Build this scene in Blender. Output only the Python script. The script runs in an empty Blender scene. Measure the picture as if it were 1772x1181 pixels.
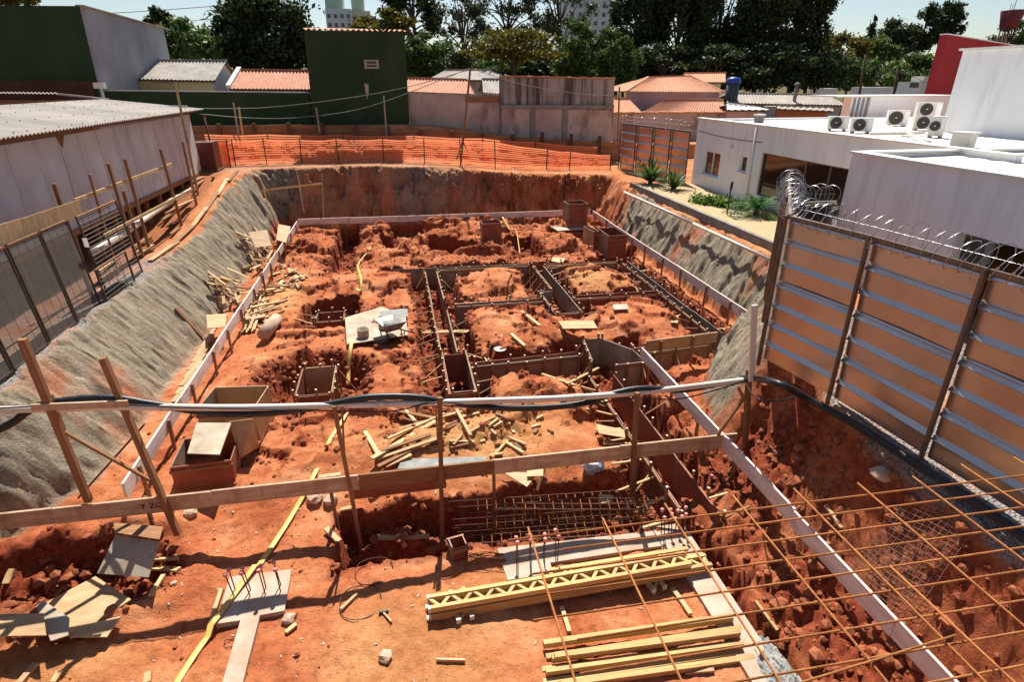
import bpy, math, random
import numpy as np
from mathutils import Vector, Matrix
R = math.radians
rng = random.Random(7)
nrg = np.random.default_rng(11)
scene = bpy.context.scene
COL = scene.collection

# ------------------------------------------------------------------ camera, sky, sun, exposure
CAMZ = 6.8
F_PX, CX, CY = 1008.0, 886.0, 590.5
TH = math.atan(449.5 / F_PX)
YAW = math.atan(208 / math.hypot(449.5, F_PX))
cam_d = bpy.data.cameras.new('camera')
cam_d.sensor_width = 36; cam_d.lens = 36 * F_PX / 1772
cam_d.clip_start = 0.05; cam_d.clip_end = 3000
cam = bpy.data.objects.new('camera', cam_d); COL.objects.link(cam)
cam.location = (0, 0, CAMZ); cam.rotation_euler = (math.pi / 2 - TH, 0, -YAW)
scene.camera = cam
SUN_EL, SUN_AZ = R(54.0), R(9.0)          # azimuth measured from +Y towards +X
world = bpy.data.worlds.new('World'); scene.world = world; world.use_nodes = True
wn = world.node_tree.nodes; wl = world.node_tree.links
sky = wn.new('ShaderNodeTexSky'); sky.sky_type = 'NISHITA'; sky.sun_disc = False
sky.sun_elevation = SUN_EL; sky.sun_rotation = SUN_AZ
sky.air_density = 1.0; sky.dust_density = 0.6; sky.ozone_density = 1.0
wn['Background'].inputs['Strength'].default_value = 0.06
wl.new(sky.outputs[0], wn['Background'].inputs[0])
sun_d = bpy.data.lights.new('sun', 'SUN'); sun_d.energy = 5.0; sun_d.angle = R(0.5); sun_d.color = (1.0, 0.94, 0.85)
sun = bpy.data.objects.new('sun', sun_d); COL.objects.link(sun)
sd = Vector((math.sin(SUN_AZ) * math.cos(SUN_EL), math.cos(SUN_AZ) * math.cos(SUN_EL), math.sin(SUN_EL)))
sun.rotation_euler = sd.to_track_quat('Z', 'Y').to_euler(); sun.location = sd * 60
scene.view_settings.view_transform = 'Standard'; scene.view_settings.look = 'None'
scene.view_settings.exposure = 0.8; scene.view_settings.gamma = 1.0
scene.view_settings.use_curve_mapping = False
scene.cycles.max_bounces = 6; scene.cycles.diffuse_bounces = 3; scene.cycles.transparent_max_bounces = 12

# ------------------------------------------------------------------ surveying: sight line -> point on a known plane
_s, _c = math.sin(YAW), math.cos(YAW)
def ray(px, py):
    dx, dy = px - CX, py - CY
    h = F_PX * math.cos(TH) - dy * math.sin(TH); d = F_PX * math.sin(TH) + dy * math.cos(TH)
    return Vector((h * _s + dx * _c, h * _c - dx * _s, -d))
CAMP = Vector((0, 0, CAMZ))
def PZ(px, py, z=0.0):
    r = ray(px, py); return CAMP + r * ((z - CAMZ) / r.z)
def PY(px, py, y):
    r = ray(px, py); return CAMP + r * (y / r.y)
def PX(px, py, x):
    r = ray(px, py); return CAMP + r * (x / r.x)

# ------------------------------------------------------------------ materials
def _mat(name):
    m = bpy.data.materials.new(name); m.use_nodes = True
    nt = m.node_tree; return m, nt.nodes, nt.links, nt.nodes['Principled BSDF']
def noise_node(n, scale, detail=4, rough=.6, dist=0):
    t = n.new('ShaderNodeTexNoise'); t.inputs['Scale'].default_value = scale
    t.inputs['Detail'].default_value = detail; t.inputs['Roughness'].default_value = rough
    t.inputs['Distortion'].default_value = dist; return t
def ramp(n, stops):
    r = n.new('ShaderNodeValToRGB'); e = r.color_ramp.elements
    e[0].position, e[0].color = stops[0][0], (*stops[0][1], 1)
    e[1].position, e[1].color = stops[-1][0], (*stops[-1][1], 1)
    for p, c in stops[1:-1]:
        q = e.new(p); q.color = (*c, 1)
    return r
def mix(n, l, fac, a, b, blend='MIX'):
    m = n.new('ShaderNodeMix'); m.data_type = 'RGBA'; m.blend_type = blend
    for i, v in ((0, fac), (6, a), (7, b)):
        if isinstance(v, (int, float)): m.inputs[i].default_value = v
        elif isinstance(v, tuple): m.inputs[i].default_value = (*v, 1)
        else: l.new(v, m.inputs[i])
    return m.outputs[2]
def mth(n, l, op, a, b=None, clamp=False):
    m = n.new('ShaderNodeMath'); m.operation = op; m.use_clamp = clamp
    for i, v in ((0, a), (1, b)):
        if v is None: continue
        if isinstance(v, (int, float)): m.inputs[i].default_value = v
        else: l.new(v, m.inputs[i])
    return m.outputs[0]
def mapping(n, l, src, scale):
    mp = n.new('ShaderNodeMapping'); l.new(src, mp.inputs['Vector']); mp.inputs['Scale'].default_value = scale
    return mp.outputs[0]
MATS = {}
def paint(name, c1, c2=None, scale=3.0, rough=.7, metal=0.0, bump=.15, bscale=40, stretch=(1, 1, 1), coord='Object', streak=None, vary=0.0, spec=.4, detail=5):
    """general surface: two tones mixed by noise, fine bump, optional run-down stains, per-object variation"""
    if name in MATS: return MATS[name]
    m, n, l, b = _mat(name); c2 = c2 or tuple(x * .75 for x in c1)
    tc = n.new('ShaderNodeTexCoord'); v = mapping(n, l, tc.outputs[coord], stretch)
    oi = n.new('ShaderNodeObjectInfo')
    off = n.new('ShaderNodeVectorMath'); off.operation = 'ADD'
    sc = n.new('ShaderNodeVectorMath'); sc.operation = 'SCALE'; sc.inputs[3].default_value = 37.0
    cmb = n.new('ShaderNodeCombineXYZ')
    for i in range(3): l.new(oi.outputs['Random'], cmb.inputs[i])
    l.new(cmb.outputs[0], sc.inputs[0]); l.new(v, off.inputs[0]); l.new(sc.outputs[0], off.inputs[1])
    t = noise_node(n, scale, detail); l.new(off.outputs[0], t.inputs['Vector'])
    r = ramp(n, [(.32, c2), (.68, c1)]); l.new(t.outputs[0], r.inputs[0]); col = r.outputs[0]
    if streak:
        sc3, amt, colr = streak[:3]
        v2 = mapping(n, l, tc.outputs[coord], sc3); t2 = noise_node(n, 1.0, 6, .65); l.new(v2, t2.inputs['Vector'])
        r2 = ramp(n, [(streak[3] if len(streak) > 3 else .48, (0, 0, 0)), ((streak[3] + .12) if len(streak) > 3 else .72, (1, 1, 1))]); l.new(t2.outputs[0], r2.inputs[0])
        col = mix(n, l, mth(n, l, 'MULTIPLY', r2.outputs[0], amt), col, colr)
    if vary:
        hv = n.new('ShaderNodeHueSaturation'); l.new(col, hv.inputs['Color'])
        mr = n.new('ShaderNodeMapRange'); l.new(oi.outputs['Random'], mr.inputs[0])
        mr.inputs[3].default_value = 1 - vary; mr.inputs[4].default_value = 1 + vary * .6
        l.new(mr.outputs[0], hv.inputs['Value']); col = hv.outputs[0]
    l.new(col, b.inputs['Base Color'])
    b.inputs['Roughness'].default_value = rough; b.inputs['Metallic'].default_value = metal
    b.inputs['Specular IOR Level'].default_value = spec
    t3 = noise_node(n, bscale, 4, .7); l.new(v, t3.inputs['Vector'])
    bp = n.new('ShaderNodeBump'); bp.inputs['Strength'].default_value = bump; bp.inputs['Distance'].default_value = .02
    l.new(t3.outputs[0], bp.inputs['Height']); l.new(bp.outputs[0], b.inputs['Normal'])
    MATS[name] = m; return m

def soil_material():
    m, n, l, b = _mat('soil')
    tc = n.new('ShaderNodeTexCoord'); P = tc.outputs['Object']
    a1 = n.new('ShaderNodeAttribute'); a1.attribute_name = 'soil'
    sp = n.new('ShaderNodeSeparateColor'); l.new(a1.outputs['Color'], sp.inputs[0])
    grey, yel, grav = sp.outputs; 
    a2 = n.new('ShaderNodeAttribute'); a2.attribute_name = 'fresh'; fresh = a2.outputs['Fac']
    n1 = noise_node(n, .9, 8, .65); l.new(P, n1.inputs['Vector'])
    n2 = noise_node(n, 9, 6, .7); l.new(P, n2.inputs['Vector'])
    n3 = noise_node(n, 45, 4, .7); l.new(P, n3.inputs['Vector'])
    dry = ramp(n, [(.32, (.32, .082, .030)), (.45, (.45, .138, .055)), (.58, (.55, .205, .09)), (.72, (.62, .31, .165))]); l.new(n1.outputs[0], dry.inputs[0])
    dry2 = ramp(n, [(.32, (.62, .58, .56)), (.46, (.97, .97, .97)), (.62, (1.1, 1.1, 1.08)), (.74, (1.2, 1.25, 1.3))]); l.new(n2.outputs[0], dry2.inputs[0])
    col = mix(n, l, 1.0, dry.outputs[0], dry2.outputs[0], 'MULTIPLY')
    fr = ramp(n, [(.3, (.12, .022, .009)), (.5, (.24, .050, .020)), (.62, (.34, .082, .034)), (.75, (.46, .15, .075))]); l.new(n2.outputs[0], fr.inputs[0])
    col = mix(n, l, fresh, col, fr.outputs[0])
    ye = ramp(n, [(.3, (.43, .20, .065)), (.7, (.60, .36, .15))]); l.new(n2.outputs[0], ye.inputs[0])
    yf = mth(n, l, 'MULTIPLY', yel, mth(n, l, 'ADD', n1.outputs[0], .45), True)
    col = mix(n, l, yf, col, ye.outputs[0])
    gp = mapping(n, l, P, (1.3, 7.0, 1.3)); n4 = noise_node(n, 1.0, 10, .62); n5 = noise_node(n, 22, 6, .75); l.new(P, n5.inputs['Vector']); l.new(gp, n4.inputs['Vector'])
    gr = ramp(n, [(.34, (.09, .065, .042)), (.41, (.24, .195, .135)), (.53, (.32, .27, .195)), (.63, (.39, .335, .25)), (.70, (.41, .24, .12))]); l.new(n4.outputs[0], gr.inputs[0])  # darkest stop paints shaded crevices into the grey bank
    gf = mth(n, l, 'MULTIPLY', grey, mth(n, l, 'ADD', mth(n, l, 'MULTIPLY', n1.outputs[0], 1.2), .5), True)
    g5 = ramp(n, [(.36, (.55, .54, .52)), (.48, (1, 1, 1)), (.66, (1.15, 1.15, 1.15))]); l.new(n5.outputs[0], g5.inputs[0])
    col = mix(n, l, gf, col, mix(n, l, 1.0, gr.outputs[0], g5.outputs[0], 'MULTIPLY'))
    vo = n.new('ShaderNodeTexVoronoi'); vo.inputs['Scale'].default_value = 26; l.new(P, vo.inputs['Vector'])
    vr = ramp(n, [(.1, (.46, .42, .37)), (.5, (.27, .235, .2)), (.9, (.13, .105, .085))]); l.new(vo.outputs['Distance'], vr.inputs[0])
    vr2 = mix(n, l, .55, vr.outputs[0], vo.outputs['Color'], 'SOFT_LIGHT')
    hs = n.new('ShaderNodeHueSaturation'); hs.inputs['Saturation'].default_value = .45; l.new(vr2, hs.inputs['Color'])
    col = mix(n, l, grav, col, hs.outputs[0])
    gs = ramp(n, [(.3, (.035, .045, .015)), (.7, (.09, .085, .035))]); l.new(n1.outputs[0], gs.inputs[0])
    col = mix(n, l, a1.outputs['Alpha'], col, gs.outputs[0])
    l.new(col, b.inputs['Base Color']); b.inputs['Roughness'].default_value = .95
    b.inputs['Specular IOR Level'].default_value = .15
    h = mth(n, l, 'ADD', mth(n, l, 'MULTIPLY', n2.outputs[0], .6), mth(n, l, 'MULTIPLY', n3.outputs[0], .35))
    h = mth(n, l, 'SUBTRACT', h, mth(n, l, 'MULTIPLY', mth(n, l, 'MULTIPLY', vo.outputs['Distance'], grav), .8))
    h = mth(n, l, 'ADD', h, mth(n, l, 'MULTIPLY', mth(n, l, 'MULTIPLY', n5.outputs[0], grey), .7))
    bp = n.new('ShaderNodeBump'); bp.inputs['Strength'].default_value = 1.0; bp.inputs['Distance'].default_value = .07
    l.new(h, bp.inputs['Height']); l.new(bp.outputs[0], b.inputs['Normal'])
    return m

GR = (1.2, 14, 14)   # wood grain runs along local X
M_pine = paint('pale_pine', (.66, .46, .23), (.48, .30, .13), 2.2, .7, stretch=GR, bump=.3, bscale=9, vary=.3, streak=((2.2, 7, 7), .65, (.36, .17, .08), .5))
M_sunlit_sawn = paint('sunlit_sawn_end', (.80, .64, .45), (.7, .52, .34), 6, .7)  # end grain of the stakes, with sunlit brightness painted into the colour
M_yellow = paint('yellow_beam', (.62, .42, .16), (.45, .28, .095), 2.0, .65, stretch=GR, bump=.3, bscale=8, vary=.2, streak=((1.2, 6, 6), .6, (.34, .17, .08)))
M_brown = paint('weathered_brown_timber', (.34, .17, .075), (.20, .09, .04), 2.2, .8, stretch=GR, bump=.3, bscale=9, vary=.25)
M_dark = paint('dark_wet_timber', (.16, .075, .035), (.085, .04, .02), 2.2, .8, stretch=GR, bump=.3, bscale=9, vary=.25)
M_white = paint('whitewashed_board', (.80, .72, .66), (.62, .50, .44), 1.6, .75, stretch=(1, 5, 5), bump=.2, bscale=9, vary=.1, streak=((1.2, 2, 3), .55, (.36, .2, .12)))
M_batter = paint('worn_pale_board', (.60, .44, .30), (.40, .24, .14), 1.8, .75, stretch=(1, 6, 6), bump=.25, bscale=9, vary=.12, streak=((3, 1, .6), .7, (.24, .12, .065)))
M_ply = paint('plywood_face', (.54, .36, .19), (.38, .23, .11), 1.6, .65, stretch=(1, 5, 1), bump=.12, bscale=14, vary=.2, streak=((2, 5, 2), .35, (.2, .11, .06)))
M_plyred = paint('red_film_plywood', (.30, .085, .045), (.19, .05, .028), 1.8, .5, stretch=(1, 1, 3), bump=.12, bscale=20, vary=.2, streak=((2, 2, 1), .5, (.36, .2, .12)))
M_plygrey = paint('cement_stained_plywood', (.50, .44, .33), (.33, .27, .19), 1.8, .8, bump=.2, bscale=16, vary=.12, streak=((2, 2, 2), .6, (.30, .16, .09)))
M_panelgrey = paint('form_panel_inside', (.34, .27, .20), (.21, .15, .10), 1.8, .65, bump=.15, bscale=16, vary=.2, streak=((2, 2, .7), .6, (.26, .10, .05)))
M_rust = paint('rusty_steel', (.47, .18, .045), (.28, .09, .024), 14, .75, metal=.15, bump=.4, bscale=90, vary=.15)
M_rustdark = paint('dark_rebar', (.15, .065, .035), (.07, .032, .02), 14, .75, metal=.2, bump=.4, bscale=90, vary=.2)
M_concrete = paint('fresh_concrete', (.52, .42, .33), (.38, .27, .19), 2.5, .85, bump=.35, bscale=45, streak=((1.5, 1.5, 1.5), .6, (.45, .20, .10)), coord='Object')
M_cement = paint('wet_cement_grey', (.33, .33, .31), (.2, .2, .19), 5, .85, bump=.7, bscale=30)
M_cap = paint('pink_cap', (.72, .27, .25), (.60, .2, .19), 5, .45, bump=.02)
M_pvc = paint('white_pvc', (.72, .66, .58), (.6, .52, .44), 2, .4, stretch=(.6, 3, 3), bump=.03, streak=((.8, 2, 2), .4, (.5, .33, .22)))
M_black = paint('black_rubber', (.022, .022, .025), (.012, .012, .013), 8, .42, bump=.1)
M_hose = paint('yellow_hose', (.72, .50, .13), (.58, .36, .09), 3, .5, bump=.1)
M_galv = paint('galvanised_sheet', (.66, .55, .48), (.54, .44, .37), 1.2, .30, metal=.9, bump=.22, bscale=2.2, streak=((.8, .8, 2.5), .3, (.5, .4, .33)))
M_frame = paint('fence_frame_steel', (.21, .16, .12), (.13, .095, .07), 4, .5, metal=.5, bump=.1)
M_wire = paint('razor_wire', (.55, .55, .55), (.40, .40, .40), 6, .32, metal=.9, bump=.05)
M_mesh = paint('dark_mesh_steel', (.11, .085, .065), (.06, .05, .04), 6, .6, metal=.5, bump=.1)
M_wallw = paint('white_render_wall', (.84, .84, .84), (.78, .77, .77), .8, .8, bump=.12, bscale=50, streak=((.6, 2.4, .3), .28, (.50, .47, .46), .5))
M_roofw = paint('white_roof_sheet', (.82, .80, .76), (.70, .67, .62), .8, .5, bump=.05, streak=((.4, 2, 1), .3, (.5, .42, .35)))
M_red = paint('dark_red_paint', (.30, .018, .022), (.24, .014, .018), .8, .6, bump=.06)
M_green = paint('dark_green_wall', (.022, .050, .013), (.015, .035, .010), .35, .85, bump=.3, bscale=30, streak=((.8, .8, .25), .8, (.032, .052, .018), .5))
M_greywall = paint('grey_stained_render', (.44, .45, .47), (.30, .31, .33), .35, .85, bump=.2, bscale=25, streak=((.5, .8, .16), .6, (.17, .17, .18)))
M_cream = paint('cream_render', (.72, .63, .36), (.64, .54, .29), .6, .8, bump=.1)
M_pinkwall = paint('peeling_pink_render', (.52, .41, .35), (.37, .28, .23), .7, .9, bump=.4, bscale=18, streak=((.9, .9, .4), .7, (.20, .12, .085), .53))
M_blockwall = paint('sooty_block_wall', (.38, .33, .30), (.23, .195, .175), .6, .9, bump=.4, bscale=18, streak=((1.9, 1.9, .12), .93, (.06, .045, .04), .46))
M_lilac = paint('faded_lilac_render', (.45, .33, .35), (.36, .24, .25), .6, .85, bump=.2, streak=((1, 1, .4), .5, (.4, .15, .12)))
M_tile = paint('terracotta_tile', (.55, .235, .125), (.38, .145, .075), 4, .8, bump=.4, bscale=14, streak=((1.5, 1.5, 1.5), .35, (.60, .36, .25)))
M_tile2 = paint('orange_clay_tile', (.62, .27, .13), (.46, .18, .09), 4, .8, bump=.4, bscale=14, streak=((1.5, 1.5, 1.5), .3, (.3, .12, .07)))
M_asb = paint('grey_fibre_cement', (.40, .36, .31), (.25, .22, .19), 1.6, .85, bump=.2, bscale=20, streak=((.5, 3, 1), .5, (.16, .14, .12)))
M_shedroof = paint('pale_fibre_cement', (.31, .28, .25), (.22, .195, .17), 1.1, .8, bump=.15, bscale=20, streak=((2.5, .4, 1), .5, (.33, .26, .20)))
M_shedwall = paint('whitewashed_panel', (.66, .64, .63), (.55, .52, .50), .9, .75, bump=.1, vary=.09, streak=((.9, .9, .3), .45, (.40, .31, .25)))
M_bark = paint('bark', (.15, .105, .075), (.07, .05, .035), 3, .9, bump=.6, bscale=12)
M_net = None
M_sand = paint('pale_sand', (.46, .34, .19), (.38, .27, .14), 3, .95, bump=.3, bscale=60, coord='Object')
M_kerb = paint('kerb_concrete', (.27, .25, .22), (.16, .14, .125), 2, .9, bump=.3)
M_acw = paint('unit_casing', (.70, .68, .62), (.6, .57, .5), 2, .45, bump=.03, streak=((1, 1, .6), .3, (.45, .4, .33)))
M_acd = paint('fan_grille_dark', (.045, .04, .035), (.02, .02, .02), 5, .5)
M_glassd = paint('dark_glass', (.018, .014, .011), (.012, .01, .008), 1, .06, bump=0, spec=.8)
M_blue = paint('blue_plastic', (.02, .09, .42), (.015, .06, .3), 2, .4, bump=.03)
M_maroon = paint('maroon_paint', (.21, .03, .05), (.15, .022, .035), 1, .55, bump=.05)
M_twrg = paint('pale_green_tower', (.48, .60, .47), (.43, .54, .42), .1, .8, bump=.0)
M_twrw = paint('pale_grey_tower', (.60, .62, .64), (.54, .56, .58), .1, .8, bump=.0)
M_twrc = paint('cream_tower', (.66, .63, .52), (.58, .55, .45), .1, .8, bump=.0)
M_win = paint('tower_window', (.10, .13, .16), (.06, .08, .10), 1, .3, bump=0)
M_bluebag = paint('blue_white_bag', (.55, .62, .68), (.10, .22, .36), 7, .35, bump=.5, bscale=12)
M_rock = paint('earth_clod', (.36, .115, .045), (.20, .05, .02), 3, .95, bump=.6, bscale=20, coord='Object')
M_stone = paint('pale_stone', (.52, .40, .30), (.38, .24, .15), 4, .9, bump=.4)
M_bottle = paint('green_bottle', (.05, .30, .14), (.03, .2, .09), 3, .15, bump=0)
M_steelpan = paint('grey_barrow_tray', (.30, .29, .27), (.18, .17, .155), 6, .55, metal=.4, bump=.2)
M_wirec = paint('overhead_cable', (.20, .21, .18), (.13, .14, .12), 2, .6)

def net_material():
    m, n, l, b = _mat('orange_net')
    tr = n.new('ShaderNodeBsdfTranslucent'); tr.inputs[0].default_value = (1.0, .40, .20, 1)
    b.inputs['Base Color'].default_value = (.98, .30, .12, 1); b.inputs['Roughness'].default_value = .55
    ms = n.new('ShaderNodeMixShader'); ms.inputs[0].default_value = .5
    l.new(b.outputs[0], ms.inputs[1]); l.new(tr.outputs[0], ms.inputs[2])
    l.new(ms.outputs[0], n['Material Output'].inputs[0]); return m
M_net = net_material()
def leaf_material(name, c1, c2, c3):
    m, n, l, b = _mat(name)
    g = n.new('ShaderNodeNewGeometry')
    r = ramp(n, [(0.0, c1), (.55, c2), (1.0, c3)]); l.new(g.outputs['Random Per Island'], r.inputs[0])
    l.new(r.outputs[0], b.inputs['Base Color']); b.inputs['Roughness'].default_value = .6
    b.inputs['Specular IOR Level'].default_value = .25
    tr = n.new('ShaderNodeBsdfTranslucent'); l.new(r.outputs[0], tr.inputs[0])
    ms = n.new('ShaderNodeMixShader'); ms.inputs[0].default_value = .3
    l.new(b.outputs[0], ms.inputs[1]); l.new(tr.outputs[0], ms.inputs[2])
    l.new(ms.outputs[0], n['Material Output'].inputs[0]); return m
L_dark = leaf_material('leaf_dark', (.015, .027, .010), (.034, .056, .018), (.075, .11, .032))
L_euc = leaf_material('leaf_grey_green', (.032, .042, .018), (.065, .078, .034), (.13, .14, .065))
L_mid = leaf_material('leaf_mid', (.035, .065, .014), (.07, .12, .026), (.13, .19, .045))
L_light = leaf_material('leaf_light', (.06, .11, .025), (.12, .20, .045), (.2, .28, .08))
L_yel = leaf_material('leaf_yellowish', (.055, .065, .010), (.11, .105, .016), (.26, .18, .02))
L_hedge = leaf_material('leaf_hedge', (.06, .12, .015), (.12, .22, .03), (.2, .3, .05))
L_cycad = leaf_material('leaf_cycad', (.02, .07, .012), (.04, .12, .02), (.07, .18, .035))

# ------------------------------------------------------------------ building helpers
def setmat(me, mat):
    me.materials.append(mat)
def tag(o, label, cat, group=None, kind=None):
    if label: o['label'] = label
    if cat: o['category'] = cat
    if group: o['group'] = group
    if kind: o['kind'] = kind
    return o
def thing(name, label, cat, loc=(0, 0, 0), group=None):
    o = bpy.data.objects.new(name, None); COL.objects.link(o); o.location = loc; o.empty_display_size = .2
    WM[o.name] = Matrix.Translation(Vector(loc))
    return tag(o, label, cat, group)
WM = {}
def obj(name, me, parent=None, loc=None, rot=None):
    """link a mesh; loc and rot are world values, also under a parent"""
    o = bpy.data.objects.new(name, me); COL.objects.link(o)
    o.location = loc or (0, 0, 0); o.rotation_euler = rot or (0, 0, 0)
    WM[o.name] = Matrix.LocRotScale(o.location, o.rotation_euler, None)
    if parent is not None:
        o.parent = parent; o.matrix_parent_inverse = WM[parent.name].inverted()
    return o
def mesh(name, verts, faces, mat, smooth=False):
    me = bpy.data.meshes.new(name); me.from_pydata([tuple(v) for v in verts], [], faces); me.materials.append(mat)
    if smooth: me.polygons.foreach_set('use_smooth', [True] * len(me.polygons))
    me.update(); return me
BOXF = [(0, 3, 2, 1), (4, 5, 6, 7), (0, 1, 5, 4), (1, 2, 6, 5), (2, 3, 7, 6), (3, 0, 4, 7)]
def boxv(sx, sy, sz, j=0.0):
    x, y, z = sx / 2, sy / 2, sz / 2
    v = [(-x, -y, -z), (x, -y, -z), (x, y, -z), (-x, y, -z), (-x, -y, z), (x, -y, z), (x, y, z), (-x, y, z)]
    if j: v = [tuple(c + rng.uniform(-j, j) for c in p) for p in v]
    return v
_stk = {}
def stake(p0, p1, w, parent):
    """square stake; its sawn top is coloured pale to look sunlit"""
    p0, p1 = Vector(p0), Vector(p1); k = (round((p1 - p0).length, 2), w)
    if k not in _stk:
        me = mesh('stake', boxv(k[0], w, w, .003), BOXF, M_brown); me.materials.append(M_sunlit_sawn); me.polygons[3].material_index = 1; _stk[k] = me
    x = (p1 - p0).normalized(); y = Vector((0, 1, 0)); z = x.cross(y).normalized(); y = z.cross(x); m = Matrix((x, y, z)).transposed()
    return obj('stake', _stk[k], parent, (p0 + p1) / 2, m.to_euler())
_bx = {}
def boxmesh(sx, sy, sz, mat, j=0.0):
    k = (round(sx, 2), round(sy, 3), round(sz, 3), mat.name, j)
    if k not in _bx: _bx[k] = mesh('box', boxv(k[0], k[1], k[2], j), BOXF, mat)
    return _bx[k]
def beam(name, p0, p1, w, h, mat, parent=None, up=Vector((0, 0, 1)), roll=0.0, j=.003):
    """a straight timber from p0 to p1, w across, h along up"""
    p0, p1 = Vector(p0), Vector(p1); d = p1 - p0; L = d.length; x = d.normalized()
    u = Vector(up)
    if abs(x.dot(u)) > .97: u = Vector((0, 1, 0))
    y = u.cross(x).normalized(); z = x.cross(y)
    m = Matrix((x, y, z)).transposed().to_3x3() @ Matrix.Rotation(roll, 3, 'X')
    return obj(name, boxmesh(L, w, h, mat, j), parent, (p0 + p1) / 2, m.to_euler())
def block(name, c, s, mat, parent=None, rz=0.0, rot=None, j=0.0):
    return obj(name, boxmesh(*s, mat, j), parent, c, rot or (0, 0, rz))
def newell(pts):
    return sum(((pts[i] - pts[0]).cross(pts[i + 1] - pts[0]) for i in range(1, len(pts) - 1)), Vector()).normalized()
def prism(name, pts, t, mat, parent=None):
    """closed plate: polygon pts (coplanar, world) thickened by t along -normal"""
    pts = [Vector(p) for p in pts]; c = sum(pts, Vector()) / len(pts)
    k = len(pts); nrm = newell(pts)
    v = [p - c for p in pts] + [p - c - nrm * t for p in pts]
    f = [tuple(range(k)), tuple(range(2 * k - 1, k - 1, -1))] + [(i, k + i, k + (i + 1) % k, (i + 1) % k) for i in range(k)]
    return obj(name, mesh(name, v, f, mat), parent, c)
def smooth_path(pts, k=6):
    pts = [Vector(p) for p in pts]
    if len(pts) < 3: return pts
    P = [pts[0] * 2 - pts[1]] + pts + [pts[-1] * 2 - pts[-2]]; out = []
    for i in range(1, len(P) - 2):
        a, b, c, d = P[i - 1:i + 3]
        for q in range(k):
            t = q / k
            out.append(.5 * ((2 * b) + (c - a) * t + (2 * a - 5 * b + 4 * c - d) * t * t + (3 * b - a - 3 * c + d) * t ** 3))
    return out + [pts[-1]]
def tubegeo(pts, r, seg=8, flat=1.0, V=None, F=None):
    """verts, faces of a tube (radius a number or list); can be appended to V, F"""
    V = [] if V is None else V; F = [] if F is None else F
    pts = [Vector(p) for p in pts]; n = len(pts); base = len(V); prev = None
    for i, p in enumerate(pts):
        t = (pts[min(i + 1, n - 1)] - pts[max(i - 1, 0)])
        t = t.normalized() if t.length > 1e-9 else Vector((0, 0, 1))
        if prev is None:
            a = Vector((0, 0, 1)) if abs(t.z) < .9 else Vector((1, 0, 0)); u = t.cross(a).normalized()
        else:
            u = (prev - t * prev.dot(t)).normalized()
        prev = u; w = t.cross(u); rr = r[i] if isinstance(r, (list, tuple)) else r
        for s in range(seg):
            an = 2 * math.pi * s / seg; V.append(p + u * (math.cos(an) * rr) + w * (math.sin(an) * rr * flat))
    for i in range(n - 1):
        for s in range(seg):
            a = base + i * seg + s; b2 = base + i * seg + (s + 1) % seg
            F.append((a, b2, b2 + seg, a + seg))
    F.append(tuple(base + s for s in range(seg - 1, -1, -1))); F.append(tuple(base + (n - 1) * seg + s for s in range(seg)))
    return V, F
def tube(name, pts, r, mat, parent=None, seg=8, flat=1.0, smooth=True):
    c = Vector(pts[0]); V, F = tubegeo([Vector(p) - c for p in pts], r, seg, flat)
    return obj(name, mesh(name, V, F, mat, smooth), parent, c)
def joined(name, VF, mat, parent=None, loc=(0, 0, 0), smooth=False):
    return obj(name, mesh(name, VF[0], VF[1], mat, smooth), parent, loc)
def addbox(V, F, c, s, j=0.0, rz=0.0):
    b = len(V); cs, sn = math.cos(rz), math.sin(rz)
    for p in boxv(*s, j): V.append((c[0] + p[0] * cs - p[1] * sn, c[1] + p[0] * sn + p[1] * cs, c[2] + p[2]))
    F += [tuple(b + i for i in f) for f in BOXF]
def wavy(name, a, b, c, d, pitch, amp, mat, parent=None, rows=4, t=.0):
    """corrugated sheet: a-b is the lower edge, d-c the upper one; the waves run from lower to upper edge"""
    a, b, c, d = map(Vector, (a, b, c, d)); W = max((b - a).length, (c - d).length)
    nu = max(4, int(W / pitch * 4)); nrm = (b - a).cross(d - a).normalized(); o = (a + b + c + d) / 4
    if nrm.z < 0: nrm = -nrm
    V = []; F = []
    for i in range(nu + 1):
        u = i / nu; off = nrm * (amp * math.sin(2 * math.pi * u * W / pitch))
        for r_ in range(rows + 1):
            v = r_ / rows; V.append((a.lerp(b, u)).lerp(d.lerp(c, u), v) + off - o)
    m = rows + 1
    for i in range(nu):
        for r_ in range(rows): F.append((i * m + r_, (i + 1) * m + r_, (i + 1) * m + r_ + 1, i * m + r_ + 1))
    return obj(name, mesh(name, V, F, mat, True), parent, o)

# ------------------------------------------------------------------ noise and terrain
_perm = np.random.default_rng(3).random((256, 256))
def vnoise(x, y):
    xi = np.floor(x).astype(int); yi = np.floor(y).astype(int); fx = x - xi; fy = y - yi
    fx = fx * fx * fx * (fx * (fx * 6 - 15) + 10); fy = fy * fy * fy * (fy * (fy * 6 - 15) + 10)
    g = lambda i, j: _perm[i & 255, j & 255]
    return (g(xi, yi) * (1 - fx) + g(xi + 1, yi) * fx) * (1 - fy) + (g(xi, yi + 1) * (1 - fx) + g(xi + 1, yi + 1) * fx) * fy
def fbm(x, y, oct=4, gain=.5):
    s = 0; a = 1; t = 0
    for k in range(oct):
        s = s + a * (vnoise(x * 2 ** k + 17.3 * k, y * 2 ** k + 9.1 * k) * 2 - 1); t += a; a *= gain
    return s / t
def ridged(x, y, oct=4):
    s = 0; a = 1; t = 0
    for k in range(oct):
        s = s + a * (1 - np.abs(vnoise(x * 2 ** k + 5.7 * k, y * 2 ** k + 31.1 * k) * 2 - 1)); t += a; a *= .5
    return s / t
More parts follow.
